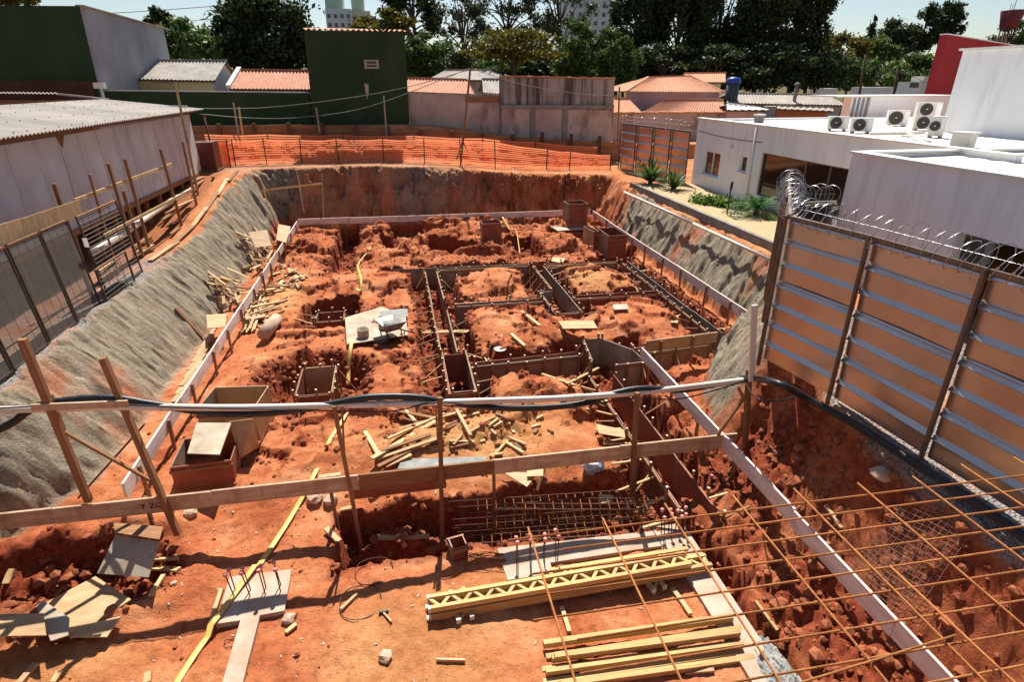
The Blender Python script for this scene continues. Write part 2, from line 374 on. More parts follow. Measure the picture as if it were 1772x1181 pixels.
def worley(x, y, s=0):
    xi = np.floor(x).astype(int); yi = np.floor(y).astype(int); f1 = np.full(x.shape, 9.0)
    for i in (-1, 0, 1):
        for j in (-1, 0, 1):
            a, b = xi + i, yi + j; px = a + _perm[(a + 31 * s) & 255, b & 255]; py = b + _perm[b & 255, (a + 77 + s) & 255]
            f1 = np.minimum(f1, (px - x) ** 2 + (py - y) ** 2)
    return f1
def lumps(x, y):
    qx = x + fbm(x * 3, y * 3, 2) * .15; qy = y + fbm(x * 3 + 5, y * 3 + 9, 2) * .15
    return .55 * (.4 - worley(qx * 2.4, qy * 2.4)) + .32 * (.4 - worley(qx * 5.5 + 3, qy * 5.5, 1)) + .2 * (.4 - worley(qx * 11 + 7, qy * 11, 2))
def sst(a, b, x):
    t = np.clip((x - a) / (b - a), 0, 1); return t * t * (3 - 2 * t)
FOOT = [(-8.7, 0.5), (-8.7, 8.0), (-7.3, 9.0), (-6.1, 10.3), (-6.05, 12), (-6.05, 24), (-5.9, 31.0), (2, 31.3), (10.3, 30.6), (10.05, 22), (10.0, 15.2), (8.1, 13.3), (6.7, 11.3), (6.1, 9.7), (5.2, 8.3), (4.85, 6.5), (4.85, .5)]
def pit_dist(x, y):
    """distance outside the foot of the excavation (negative inside)"""
    dmin = np.full(x.shape, 1e9); ins = np.zeros(x.shape, bool); n = len(FOOT)
    for i in range(n):
        x0, y0 = FOOT[i]; x1, y1 = FOOT[(i + 1) % n]; ex, ey = x1 - x0, y1 - y0
        t = np.clip(((x - x0) * ex + (y - y0) * ey) / (ex * ex + ey * ey), 0, 1)
        dmin = np.minimum(dmin, np.hypot(x - x0 - t * ex, y - y0 - t * ey))
        cr = ((y0 > y) != (y1 > y)); xx = x0 + (y - y0) * ex / (ey if abs(ey) > 1e-9 else 1e-9)
        ins ^= cr & (x < xx)
    return np.where(ins, -dmin, dmin)
# foundation trenches: x0, x1, y0, y1, floor height
TRENCH = [(.22, 1.8, 11.75, 22.9, -.85), (-1.0, 9.5, 22.0, 23.1, -.85), (1.2, 9.3, 17.75, 18.95, -.85), (1.3, 5.3, 13.05, 14.35, -.85),
          (4.3, 6.0, 16.4, 22.6, -.85), (8.25, 9.6, 13.6, 24.6, -.85), (4.0, 6.6, 12.3, 15.0, -.85), (3.95, 5.5, 8.2, 13.0, -1.0),
          (6.0, 9.4, 13.1, 14.1, -.8), (-1.55, 4.7, 7.55, 8.85, -1.25), (4.5, 4.85, 1.5, 8.2, -1.1),
          (-3.1, -2.1, 23.2, 30.6, -1.0), (1.1, 3.4, 24.6, 27.0, -.95), (5.0, 6.2, 24.0, 28.0, -.9), (-1.1, -.3, 25.6, 28.0, -.8), (-.7, 1.0, 27.6, 30.5, -.55), (4.1, 4.7, 25.0, 29.0, -.35),
          (-3.45, -1.65, 17.35, 20.1, -.85), (8.3, 9.9, 23.3, 27.0, -.7)]
HOLE = [(-2.45, 13.75, 1.35, 1.75, .85), (-5.6, 8.0, 1.6, .75, .35), (1.0, 20.4, .55, .6, .3)]
MOUND = [(3.2, 16.2, 1.5, 1.3, .28), (7.2, 16.2, 1.3, 1.2, .32), (3.2, 11.9, 1.4, .9, .18), (-1.0, 21.3, 1.5, .9, .22), (7.0, 20.4, 1.3, 1.1, .22), (3.3, 20.6, 1.0, 1.0, .25),
         (-4.2, 14.2, .5, 1.8, .12), (-.4, 25.0, 1.2, 1.5, .25), (-4.0, 25.2, 1.0, 2.5, .25), (-1.0, 28.0, .8, 1.8, .35), (7.3, 25.8, 1.0, 1.2, .3), (4.2, 29.6, 3.5, .8, .2),
         (-3.6, 12.6, .6, .8, .12), (-4.9, 8.9, 1.2, .35, .25), (3.6, 9.0, .5, .5, .15)]
def H(x, y, masks=False):
    x = np.asarray(x, float); y = np.asarray(y, float)
    low = fbm(x * .35, y * .35, 3); mid = fbm(x * 1.3, y * 1.3, 4); clod = ridged(x * 2.3, y * 2.3, 5) - .62; lmp = lumps(x, y)
    fl = -.42 + .32 * sst(8.4, 10.5, y) + low * .10 + mid * .035
    rough = np.clip(sst(22.5, 24.5, y) + sst(4.6, 5.2, x) * sst(13, 12, y) * .45 + sst(-4.2, -4.9, x) * sst(9.2, 8.4, y) * sst(6.6, 7.3, y), 0, 1)
    wx = x + fbm(x * 1.1 + 40, y * 1.1, 3) * .18 + (ridged(x * 2.2, y * 2.2, 2) - .6) * .08
    wy = y + fbm(x * 1.1, y * 1.1 + 70, 3) * .18 + (ridged(x * 2.2 + 9, y * 2.2, 2) - .6) * .08
    for cx, cy, rx, ry, h in MOUND:
        q = ((wx - cx) / rx) ** 2 + ((wy - cy) / ry) ** 2; fl = fl + h * np.exp(-q * q * .9)
    farz = sst(22.5, 24.5, y); fresh = rough * (.8 - .62 * farz)
    cell = sst(9.6, 10.4, y) * sst(24.5, 22.5, y) * sst(-4.6, -3.6, x) * sst(9.5, 8.5, x)
    n1_ = fbm(x * .6 + 21, y * .8 + 4, 3, .4); n2_ = fbm(x * 1.2 + 2, y * 1.5 + 51, 3, .35)
    sc1 = sst(-.03, .06, n1_); sc2 = sst(.08, .2, n2_)
    fl = fl + cell * (.15 * sc1 + .09 * sc2 - .10) + rough * (.24 * fbm(x * .6 + 77, y * .7, 3, .35) + .20 * sc2 + .26 * sc1 - .1)
    fresh = np.maximum(fresh, np.maximum(cell, farz) * np.maximum(sst(.09, .0, np.abs(n1_ - .0)), .9 * sst(.07, .0, np.abs(n2_ - .12))))
    tr = np.zeros(x.shape); 
    for x0, x1, y0, y1, zf in TRENCH:
        d = np.maximum(np.maximum(x0 - wx, wx - x1), np.maximum(y0 - wy, wy - y1))
        k = sst(.05, -.10, d); fresh = np.maximum(fresh, sst(.22, -.02, d)); tr = np.maximum(tr, k)
        fl = np.where(k > 0, np.minimum(fl, fl * (1 - k) + (zf + mid * .05) * k), fl)
        fl = fl - .07 * sst(.45, .0, d) * (d > -.05)
    for cx, cy, rx, ry, dep in HOLE:
        q = np.sqrt(((wx - cx) / rx) ** 2 + ((wy - cy) / ry) ** 2); k = sst(1.05, .62, q)
        fl = fl - dep * k; fresh = np.maximum(fresh, sst(1.25, .95, q)); tr = np.maximum(tr, k)
        fl = fl + .10 * np.exp(-((q - 1.25) / .16) ** 2)
    wal = np.clip(fresh - .6 * tr, 0, 1); patch = sst(.0, .35, fbm(x * .9 + 3, y * .9 + 60, 4)) * sst(8.5, 10.5, y)
    fl = fl + clod * (.03 + .12 * rough * (1 - .5 * farz) + .10 * wal + .05 * patch) + lmp * (.015 + (.26 - .17 * farz) * rough + .26 * wal * (1 - rough) * (1 - .7 * sst(4.4, 4.8, x) * sst(9.5, 8.5, y)) + .10 * patch) + fbm(x * 6, y * 6, 4) * (.03 + .04 * rough + .04 * fresh)
    fresh = np.clip(fresh + .45 * patch * (lmp < .02), 0, 1)
    for cx, cy, rx, ry, h in ((-.5, 8.5, .75, .26, .62), (3.9, 8.4, .5, .25, .3)):
        fl = fl + h * np.exp(-((wx - cx) / rx) ** 2 - ((wy - cy) / ry) ** 2)
    # street around the excavation
    s_l = 1.7 + 1.1 * sst(21, 31, y); s_r = 1.92 + .25 * sst(24, 33, y)
    st = s_l + (s_r - s_l) * sst(-2, 10, x) + low * .05 + fbm(x * 2, y * 2, 3) * .02
    back = 4.45 + (3.05 - 4.45) * sst(0, 13, x)
    st = st + (back - st) * sst(37.05, 37.2, y) * sst(60, 44, np.abs(x)) 
    far = sst(50, 90, np.hypot(x, y)); st = st * (1 - far) + (2.0 + 6.0 * sst(85, 170, y) * sst(40, 90, x)) * far
    d = pit_dist(x, y); left = sst(-5, -6.5, x); right = sst(3.4, 4.6, x); farw = sst(30.2, 31.2, y); near_r = right * sst(13, 9, y)
    gw = y * 4.6 + fbm(x * .6, y * .5, 3) * 1.6 - x * .9
    teeth = np.abs(vnoise(gw, x * .25 + .3 * np.floor(y * .4)) * 2 - 1)
    groove = ((ridged(y * 1.1 + x * .5 + 3, x * .35, 4) - .62) * .6 + .24 * np.sqrt(teeth) - .14) * left + (ridged(y * 2.0 - x * 1.2, x * .8 + y * .2, 4) - .62) * right * (1 - near_r) * .8
    dd = d + fbm(x * .8, y * .8, 4) * (.12 + .12 * farw) + groove * .22 + (ridged(x * 1.7, y * 1.7, 5) - .62) * (.40 * farw + .06 * near_r + .10) + lmp * (.25 * farw + .02 * near_r + .10 * right * (1 - near_r) + .05 * left)
    near2 = right * sst(9.6, 8.0, y)
    w = 1.15 + .25 * left - .1 * near_r - .25 * farw + .78 * near2
    k = np.clip(dd / w, 0, 1); kk = k ** (.85 + 1.35 * near2)
    z = fl + (st - fl) * kk
    z = z + np.where((k > .02) & (k < .98), groove * .16 + clod * (.10 * farw + .05 * near_r) + lmp * (.25 * farw + .12 * near_r + .14 * right * (1 - near_r) + .06 * left) + fbm(x * 6, y * 6, 4) * .04, 0)
    z = z - .10 * np.exp(-((dd - w) / .12) ** 2) * (fbm(x * 1.5, y * 1.5, 3) > .05)
    if not masks: return z
    slope = sst(.03, .16, k) * sst(1.0, .95, k)
    grey = slope * (left * (.9 + mid * .5) + right * (1 - near_r) * 1.5 * sst(28.0, 25.5, y) + near_r * sst(9.0, 10.2, y)) + farw * slope * sst(6.0, 2.0, x) * .55
    grey = np.where(farw * slope > .3, grey * np.clip(.75 + mid, 0, 1), grey)
    grey = grey + .35 * sst(.9, 1, k) * sst(30, 31, y) * sst(5, 0, x)
    grey = np.maximum(grey, left * sst(-.25, .0, dd) * sst(1.05, .95, dd / w) * .95 * sst(29.5, 27, y))
    grey = np.clip(grey, 0, 1) * np.clip(.75 + 2.2 * (fbm(x * .7 + 8, y * .7, 4) + .45), 0, 1)
    yel = sst(17.5, 19, y) * sst(23.5, 22, y) * sst(-2.5, 0, x) * np.clip(.15 + 1.0 * low, 0, 1) * .8 * (1 - fresh) * (k < .05)
    yel = np.maximum(yel, .95 * np.exp(-(((x - 1.2) / 1.7) ** 2 + ((y - 10.6) / 1.0) ** 2)))
    yel = np.maximum(yel, .9 * np.exp(-(((x + 4.3) / .6) ** 2 + ((y - 20.4) / 1.5) ** 2)))
    yel = np.maximum(yel, .5 * sst(7.4, 6.4, y) * sst(4.4, 3.9, x) * np.clip(.6 + low * 1.5, 0, 1) * (k < .05))
    yel = np.where(k > .95, .25, yel)
    grav = sst(.97, 1, k) * (sst(-6.9, -7.1, x) * sst(22, 18, y) * .95 + right * sst(11.5, 10.5, y) * .95 + sst(-9, -10, x) * .3)
    grav = np.clip(grav, 0, 1) * np.clip(.75 + mid, 0, 1)
    fresh = np.where(k > .06, np.clip(slope * (near_r * 2.2 + farw * .75 + .35 * left * (mid > .2)), 0, 1) * np.clip(.55 + .35 * near_r + mid * 1.2, 0, 1), fresh)
    fresh = np.maximum(fresh, sst(-7.9, -8.4, x) * sst(36, 33, y)); grav = grav * (1 - .6 * sst(-7.8, -8.3, x))
    fresh = np.clip(fresh, 0, 1)
    return z, grey, np.clip(yel, 0, 1), grav, fresh
GRID = []
def gz(x, y):
    if not GRID: return float(H(np.array([x]), np.array([y]))[0])
    xs, ys, Z = GRID; i = min(max(int(np.searchsorted(xs, x)) - 1, 0), len(xs) - 2); j = min(max(int(np.searchsorted(ys, y)) - 1, 0), len(ys) - 2)
    u = (x - xs[i]) / (xs[i + 1] - xs[i]); v = (y - ys[j]) / (ys[j + 1] - ys[j])
    return float((Z[i, j] * (1 - u) + Z[i + 1, j] * u) * (1 - v) + (Z[i, j + 1] * (1 - u) + Z[i + 1, j + 1] * u) * v)
def GP(px, py, z0=-.1, it=5):
    """where the sight line through px,py meets the modelled ground"""
    z = z0
    for _ in range(it):
        p = PZ(px, py, z); z = .5 * z + .5 * gz(p.x, p.y)
    return Vector((p.x, p.y, gz(p.x, p.y)))

def ground():
    def lines(a, b, fine, outs):
        l = list(np.arange(a, b + 1e-6, fine)); lo, hi = a, b; g = fine
        pre = []; post = []
        while lo > outs[0]: g *= 1.28; lo -= g; pre.append(lo)
        g = fine
        while hi < outs[1]: g *= 1.28; hi += g; post.append(hi)
        return np.array(pre[::-1] + l + post)
    xs = lines(-8.0, 11.6, .055, (-600, 600)); 
    ys = np.concatenate([lines(3.0, 16.0, .05, (-60, 15))[:-1], np.arange(16.06, 33.5, .065)]); ys = ys[np.insert(np.diff(ys) > 1e-4, 0, True)]
    ys = np.unique(np.round(ys, 4)); e = []; g = .065; h = ys[-1]
    while h < 1200:
        if 36.6 < h < 37.6: g = .08
        else: g *= 1.16
        h += g; e.append(h)
    ys = np.concatenate([ys, e])
    X, Y = np.meshgrid(xs, ys, indexing='ij'); Z, grey, yel, grav, fresh = H(X, Y, True)
    GRID.extend((xs, ys, Z)); nx, ny = len(xs), len(ys); me = bpy.data.meshes.new('ground'); nv = nx * ny
    co = np.stack([X, Y, Z], -1).reshape(-1).astype(np.float32)
    idx = np.arange(nv).reshape(nx, ny); q = np.stack([idx[:-1, :-1], idx[1:, :-1], idx[1:, 1:], idx[:-1, 1:]], -1).reshape(-1, 4)
    me.vertices.add(nv); me.vertices.foreach_set('co', co); me.loops.add(q.size); me.loops.foreach_set('vertex_index', q.reshape(-1).astype(np.int32))
    me.polygons.add(len(q)); me.polygons.foreach_set('loop_start', np.arange(0, q.size, 4, dtype=np.int32)); me.polygons.foreach_set('loop_total', np.full(len(q), 4, np.int32))
    me.update(calc_edges=True)
    a = me.attributes.new('soil', 'FLOAT_COLOR', 'POINT')
    a.data.foreach_set('color', np.stack([grey, yel, grav, sst(40, 43, Y) * .9], -1).reshape(-1).astype(np.float32))
    f = me.attributes.new('fresh', 'FLOAT', 'POINT'); f.data.foreach_set('value', fresh.reshape(-1).astype(np.float32))
    me.materials.append(soil_material()); me.polygons.foreach_set('use_smooth', np.ones(len(q), bool))
    o = obj('ground', me); o['kind'] = 'structure'; o['label'] = 'red earth floor and banks of the excavated building site'
ground()

def clods():
    """loose lumps of dug earth: thousands, one mass"""
    ico = [(0, 0, 1), (.9, 0, .4), (.28, .85, .4), (-.72, .53, .4), (-.72, -.53, .4), (.28, -.85, .4), (.72, .53, -.4), (-.28, .85, -.4), (-.9, 0, -.4), (-.28, -.85, -.4), (.72, -.53, -.4), (0, 0, -1)]
    fc = [(0, 1, 2), (0, 2, 3), (0, 3, 4), (0, 4, 5), (0, 5, 1), (1, 6, 2), (2, 7, 3), (3, 8, 4), (4, 9, 5), (5, 10, 1), (6, 7, 2), (7, 8, 3), (8, 9, 4), (9, 10, 5), (10, 6, 1), (11, 7, 6), (11, 8, 7), (11, 9, 8), (11, 10, 9), (11, 6, 10)]
    ico = np.array(ico); fc = np.array(fc)
    N = 95000; x = nrg.uniform(-6.2, 10.4, N); y = nrg.uniform(3, 31.5, N)
    z, g, ye, gr, fr = H(x, y, True)
    keep = nrg.random(N) < (fr * .42 + .035); keep &= g < .25; keep &= ~((x > -1.4) & (x < 4.4) & (y < 6.9))
    x, y, z, fr = x[keep], y[keep], z[keep], fr[keep]; n = len(x)
    s = (.016 + .085 * nrg.random(n) ** 3.4) * (.55 + .65 * fr)
    V = ico[None] * s[:, None, None] * nrg.uniform(.65, 1.25, (n, 12, 1)) * np.array([1, 1, .75])
    a = nrg.uniform(0, 6.28, n); c, s2 = np.cos(a)[:, None], np.sin(a)[:, None]
    V = np.stack([V[..., 0] * c - V[..., 1] * s2 + x[:, None], V[..., 0] * s2 + V[..., 1] * c + y[:, None], V[..., 2] + z[:, None] + .2 * s[:, None]], -1).reshape(-1, 3)
    Fq = (fc[None] + (np.arange(n) * 12)[:, None, None]).reshape(-1, 3)
    me = bpy.data.meshes.new('earth_clods'); me.from_pydata(V.tolist(), [], Fq.tolist()); me.materials.append(M_rock); me.update()
    o = obj('earth_clods', me); tag(o, 'loose lumps of red earth strewn over the dug ground', 'earth', None, 'stuff')
clods()
def chips():
    N = 1100; x = nrg.uniform(-5, 4.2, N); y = nrg.uniform(3.5, 13, N); z, g_, ye, gr, fr = H(x, y, True); V, F = [], []
    for i in range(N):
        if fr[i] > .5: continue
        s_ = .005 + .026 * nrg.random() ** 4; addbox(V, F, (x[i], y[i], gz(x[i], y[i]) + .004), (s_ * nrg.uniform(1, 3), s_, s_ * .6), s_ * .2, nrg.uniform(0, 3.1))
    tag(obj('wood_chips', mesh('wood_chips', V, F, M_stone)), 'pale chips and crumbs littering the trodden ground', 'litter', None, 'stuff')
chips()

# ------------------------------------------------------------------ timber setting-out boards round the building plot
ZB = .6
def batter(label, p0, p1, mat, n, side, h=.30, t=.04, marks=(), z=ZB, segs=None, stake=M_brown, every=1.6):
    """planks on edge, end to end, nailed to stakes standing on side"""
    p0, p1 = Vector((*p0, z)), Vector((*p1, z)); d = (p1 - p0); sd_ = Vector(side)
    T = thing('batter_board', label, 'timber board', (p0.x, p0.y, gz(p0.x, p0.y)), 'setting-out boards round the plot')
    for i in range(n):
        a = p0 + d * (i / n) + d.normalized() * .006; b = p0 + d * ((i + 1) / n)
        off = sd_ * rng.uniform(-.008, .008) + Vector((0, 0, rng.uniform(-.012, .012)))
        m = mat if segs is None else segs[i]
        dz = Vector((0, 0, -h / 2))
        beam('plank', a + dz + off, b + dz + off, t, h, m, T)
    k = max(2, int(d.length / every))
    for i in range(k):
        q = p0 + d * ((i + .35 + rng.uniform(-.1, .1)) / k) + sd_ * (t / 2 + .032)
        g = gz(q.x, q.y) - .15
        lean = rng.uniform(-.04, .04)
        beam('stake', (q.x + lean, q.y, g), (q.x, q.y, z - .02), .055, .055, stake, T)
    return T
batter('white batter board along the foot of the grey left bank', (-4.97, 9.05), (-5.05, 29.9), M_white, 7, (1, 0, 0))
batter('long pinkish white batter board across the far end of the pit', (-5.05, 30.1), (9.85, 29.75), M_white, 6, (0, 1, 0))
batter('long white batter board below the planted grey bank', (9.86, 29.4), (9.82, 14.25), M_white, 6, (-1, 0, 0))
batter('white batter board running under the rusty bar grid to the pipe corner', (5.75, 12.65), (5.76, 2.2), M_white, 5, (1, 0, 0), every=1.3)
t_ = batter('short brown plank on edge joining the grey earth spur', (5.95, 12.85), (8.05, 13.05), M_ply, 1, (0, -1, 0), z=.68, every=1.1)
NB = batter('long worn cross board with a scrawled mark, in front of the pipe', (-8.2, 8.62), (6.02, 8.55), M_batter, 6, (0, 1, 0), every=2.4, stake=M_brown,
       segs=[M_batter, M_batter, M_batter, M_brown, M_batter, M_batter])
fc = bpy.data.curves.new('lettering', 'FONT'); fc.body = 'Y ZG'; fc.size = .15; fc.extrude = .0005; fc.materials.append(paint('pencil_black', (.04, .03, .025), None, 4, .8))
pl = PY(240, 868, 8.585); o_ = bpy.data.objects.new('lettering', fc); COL.objects.link(o_); o_.location = (pl.x, 8.566, .40); o_.rotation_euler = (math.pi / 2, 0, 0)
dg = bpy.context.evaluated_depsgraph_get(); lm = bpy.data.meshes.new_from_object(o_.evaluated_get(dg)); lm.materials.clear(); lm.materials.append(MATS['pencil_black']); bpy.data.objects.remove(o_); o_ = obj('lettering', lm, NB, (pl.x, 8.566, .40), (math.pi / 2, 0, 0))
#.matrix_parent_inverse = WM[NB.name].inverted()

# ------------------------------------------------------------------ pipe, hose and cable carried across the site on posts
YP = 8.66
def pyl(pts, y=YP): return [PY(px, py, y) for px, py in pts]
pp = pyl([(-160, 711), (0, 710), (200, 705), (420, 706), (620, 701), (820, 695), (1000, 688), (1150, 675), (1290, 658)])
T = thing('water_pipe', 'long white plastic pipe carried on posts across the site', 'pipe', pp[0])
sp_ = smooth_path(pp, 5); cut = [0, 12, 21, 30, len(sp_) - 1]
for a, b in zip(cut, cut[1:]): tube('pipe_length', sp_[a:b + 1], .055, M_pvc, T, 12)
for a in cut[1:-1]:
    dn = (sp_[a + 1] - sp_[a - 1]).normalized(); tube('pipe_socket', [sp_[a] - dn * .08, sp_[a] + dn * .08], .063, M_pvc, T, 12)
hp = [PY(px, py, YP + .02) for px, py in [(-160, 800), (0, 743), (60, 706), (130, 692), (200, 690), (270, 701), (380, 716), (480, 714), (570, 700), (640, 688), (720, 688), (800, 700), (900, 707), (1000, 700), (1060, 682), (1110, 673), (1180, 675), (1240, 665), (1290, 655)]]
hp += [PZ(1345, 664, 2.45), PZ(1400, 692, 2.1), PZ(1480, 735, 2.0), PZ(1580, 800, 2.0), PZ(1690, 872, 2.02), PZ(1800, 950, 2.02)]
hp = smooth_path(hp, 6)
tag(tube('drain_hose', hp, [.058 + .004 * (i % 2) for i in range(len(hp))], M_black, None, 10), 'thick black hose draped along the pipe and down beside the metal fence', 'hose')
cp = smooth_path(pyl([(-160, 716), (150, 700), (330, 706), (600, 712), (680, 712), (760, 696), (840, 706), (1000, 702), (1100, 690), (1180, 690), (1285, 662)], YP - .07), 6)
cp += smooth_path([PY(1290, 662, YP - .05), PZ(1310, 690, 2.2), PZ(1350, 693, 1.98), PZ(1385, 682, 1.98), PZ(1380, 668, 2.05), PZ(1330, 655, 2.3)], 6)
tag(tube('power_cable', cp, .012, M_black, None, 6), 'thin black cable sagging along the white pipe', 'cable')
# braced frame at the near left
a0, a1 = PY(38, 587, 8.60), PY(152, 864, 8.60); b0, b1 = PY(178, 620, 8.72), PY(308, 925, 8.50)
T = thing('braced_post_frame', 'two tall leaning timber posts cross-braced over the worn cross board', 'timber frame', (b1.x, b1.y, gz(b1.x, b1.y)))
beam('post', a0, a1 + Vector((0, 0, -.05)), .10, .085, M_brown, T); beam('post', b0, b1, .085, .10, M_brown, T)
beam('brace', PY(112, 748, 8.52), PY(278, 842, 8.70), .06, .035, M_brown, T); beam('brace', PY(250, 735, 8.78), PY(136, 862, 8.74), .05, .03, M_dark, T)
beam('rail', PY(54, 706, 8.54), PY(222, 699, 8.54), .03, .11, M_batter, T)
beam('stub', PY(85, 685, 8.66), PY(112, 755, 8.66), .05, .09, M_brown, T)
# pipe posts
def ppost(label, top, bot, y, w=.07, extra=(), ztop=0):
    p0 = PY(*top, y); p1 = PY(*bot, y - .05); g = gz(p1.x, p1.y)
    p1 = Vector((p1.x, p1.y, min(p1.z, g) - .02))
    T = thing('pipe_post', label, 'post', (p1.x, p1.y, g), 'posts holding up the pipe')
    beam('post', p0, p1, w, w, M_brown, T)
    for e0, e1, wd in extra: beam('brace', PY(*e0, y - .04), PY(*e1, y - .02), wd, wd, M_brown, T)
    return T
ppost('slim brown pipe post beside the trailing yellow hose', (578, 703), (618, 890), 8.60, .065, [((592, 703), (596, 790), .03)])
ppost('upright brown pipe post in the middle, dropping into the dark trench', (761, 688), (765, 945), 8.50, .075, [((754, 700), (757, 760), .03)])
ppost('brown pipe post by the narrow formwork trench', (1103, 680), (1097, 832), 8.45, .075)
ppost('propped pipe post at the corner of the boards', (1297, 640), (1288, 800), 8.6, .09, [((1287, 690), (1232, 766), .05), ((1278, 672), (1292, 700), .05)])
tag(beam('white_marker_post', PZ(1300, 660, 1.95), PY(1306, 528, PZ(1300, 660, 1.95).y + .1), .09, .05, M_pvc), 'bright white upright board at the metal fence corner', 'board')

# ------------------------------------------------------------------ trench formwork
def formwork(label, lines, ztop=-.02, h=.72, mats=(M_panelgrey, M_plyred), step=.55, struts=True, zs=.10):
    """panels on edge; each line = (x0,y0,x1,y1, side) where side is +1/-1: the outer side that carries stakes"""
    x0, y0 = lines[0][:2]
    T = thing('trench_formwork', label, 'formwork', (x0, y0, gz(x0, y0)), 'plywood formwork in the foundation trenches')
    for (xa, ya, xb, yb, side) in lines:
        a, b = Vector((xa, ya, 0)), Vector((xb, yb, 0)); d = b - a; L = d.length; u = d / L; nrm = Vector((u.y, -u.x, 0)) * side
        n = max(1, round(L / 2.1))
        for i in range(n):
            p = a + u * (L * i / n + .004); q = a + u * (L * (i + 1) / n - .004); zc = ztop - h / 2 + rng.uniform(-.02, .02)
            o = beam('panel', (p.x, p.y, zc), (q.x, q.y, zc), .018, h, mats[rng.random() < .45], T)
            o2 = beam('edge_batten', Vector((p.x, p.y, ztop - .06)) + nrm * .027, Vector((q.x, q.y, ztop - .06)) + nrm * .027, .03, .06, M_brown, T)
        k = max(1, int(L / step))
        for i in range(k + 1):
            c = a + u * min(L - .03, max(.03, L * i / k + rng.uniform(-.08, .08))) + nrm * .062
            top = ztop + rng.uniform(.02, .16); g = gz(c.x, c.y)
            stake((c.x, c.y, min(g, ztop - h) - .05), (c.x + rng.uniform(-.02, .02), c.y, top), .045, T)
            if struts and rng.random() < .75:
                e = c + nrm * rng.uniform(.35, .55); ge = gz(e.x, e.y)
                beam('strut', (c.x, c.y, ztop - .12), (e.x, e.y, max(ge, ztop - h) + .02), .035, .025, M_pine if rng.random() < .35 else M_brown, T)
    return T
def cleats(T, x, y, along, ztop=0.0):
    pass
W_ = (M_panelgrey, M_plyred)
formwork('long narrow twin formwork trench running from the middle pit towards the pipe', [(.78, 14.7, .74, 22.3, -1), (1.18, 18.9, 1.16, 22.3, 1), (1.2, 14.6, 1.2, 17.9, 1)], mats=W_)
formwork('boxed column formwork at the near end of the narrow twin trench', [(.80, 12.1, .80, 14.5, -1), (1.40, 12.1, 1.42, 14.5, 1), (.82, 12.12, 1.38, 12.12, 1), (.82, 14.2, 1.40, 14.2, -1)], ztop=.08, h=.85, step=.5)
formwork('far cross formwork behind the left wheelbarrow mound', [(-.6, 22.75, 5.0, 22.62, -1), (1.3, 22.30, 4.9, 22.25, 1)], mats=(M_panelgrey, M_panelgrey))
formwork('far cross formwork with a red panel behind the yellow-crusted mound', [(5.6, 22.5, 8.7, 22.35, -1), (5.6, 22.2, 8.6, 22.1, 1)], mats=(M_plyred, M_panelgrey))
formwork('brown cross formwork between the two central mounds', [(1.5, 18.45, 4.55, 18.45, -1), (1.5, 18.15, 4.55, 18.12, 1)], mats=(M_panelgrey, M_plyred))
formwork('wine red cross formwork in front of the yellow-crusted mound', [(5.55, 18.45, 8.75, 18.42, -1), (5.55, 18.12, 8.6, 18.08, 1)], mats=(M_plyred, M_plyred))
formwork('formwork trench with a grey lined column box amid the mounds', [(5.08, 19.2, 5.05, 22.2, -1), (5.47, 16.85, 5.46, 22.2, 1), (4.62, 16.85, 4.60, 19.05, -1), (4.64, 16.85, 5.44, 16.85, 1), (4.62, 19.05, 5.05, 19.05, -1)], mats=(M_panelgrey, M_panelgrey), ztop=.0, h=.8)
formwork('long formwork trench beside the white board under the grey bank', [(8.74, 14.6, 8.78, 22.0, -1), (9.06, 14.4, 9.04, 22.2, 1)], mats=(M_panelgrey, M_panelgrey))
formwork('cross formwork with a row of stakes below the shovel mound', [(1.55, 13.55, 4.45, 13.70, 1), (1.55, 13.86, 4.5, 14.0, -1)], mats=(M_panelgrey, M_plyred), step=.45)
formwork('large angular pile cap formwork beside the grey spur', [(4.62, 13.1, 4.8, 14.5, -1), (4.8, 14.5, 5.3, 14.5, -1), (5.3, 14.5, 5.9, 13.6, -1), (5.9, 13.6, 5.95, 12.9, -1), (5.1, 12.75, 5.9, 12.8, 1)], ztop=.10, h=.9, step=.4, mats=(M_panelgrey, M_panelgrey))
formwork('cross formwork behind the short brown plank', [(6.0, 13.55, 8.3, 13.7, 1), (6.0, 13.9, 8.3, 14.02, -1)], mats=(M_plyred, M_panelgrey))
formwork('long formwork trench of dark boards passing under the cross board', [(4.45, 7.3, 4.42, 12.6, -1), (5.05, 7.2, 5.02, 12.6, 1)], ztop=-.08, h=.8, mats=(M_plyred, M_plyred), step=.6)
T = thing('trench_spacers', 'pale sticks wedged across the near dark formwork trench', 'timber sticks', (4.2, 9.5, gz(4.2, 9.5)))
for i in range(9):
    y = 7.4 + i * .58; g = gz(3.85, y); beam('stick', (3.8 + rng.uniform(-.1, .05), y + rng.uniform(-.15, .15), max(g, -.6) + .05), (4.42, y, -.2), .05, .03, M_pine, T)
formwork('small boxed form half sunk behind the mixing board', [(-2.95, 17.9, -2.95, 18.65, -1), (-2.95, 18.68, -2.1, 18.68, -1), (-2.1, 17.9, -2.1, 18.65, 1), (-2.95, 17.88, -2.1, 17.88, 1)], ztop=-.12, h=.6, step=.4)
formwork('open plywood column form standing in the round hole', [(-2.82, 12.95, -2.84, 14.4, -1), (-2.83, 14.42, -2.06, 14.42, -1), (-2.0, 12.95, -2.02, 14.4, 1), (-2.8, 12.9, -2.0, 12.9, 1)], ztop=-.05, h=.85, step=.38, mats=(M_plyred, M_ply))

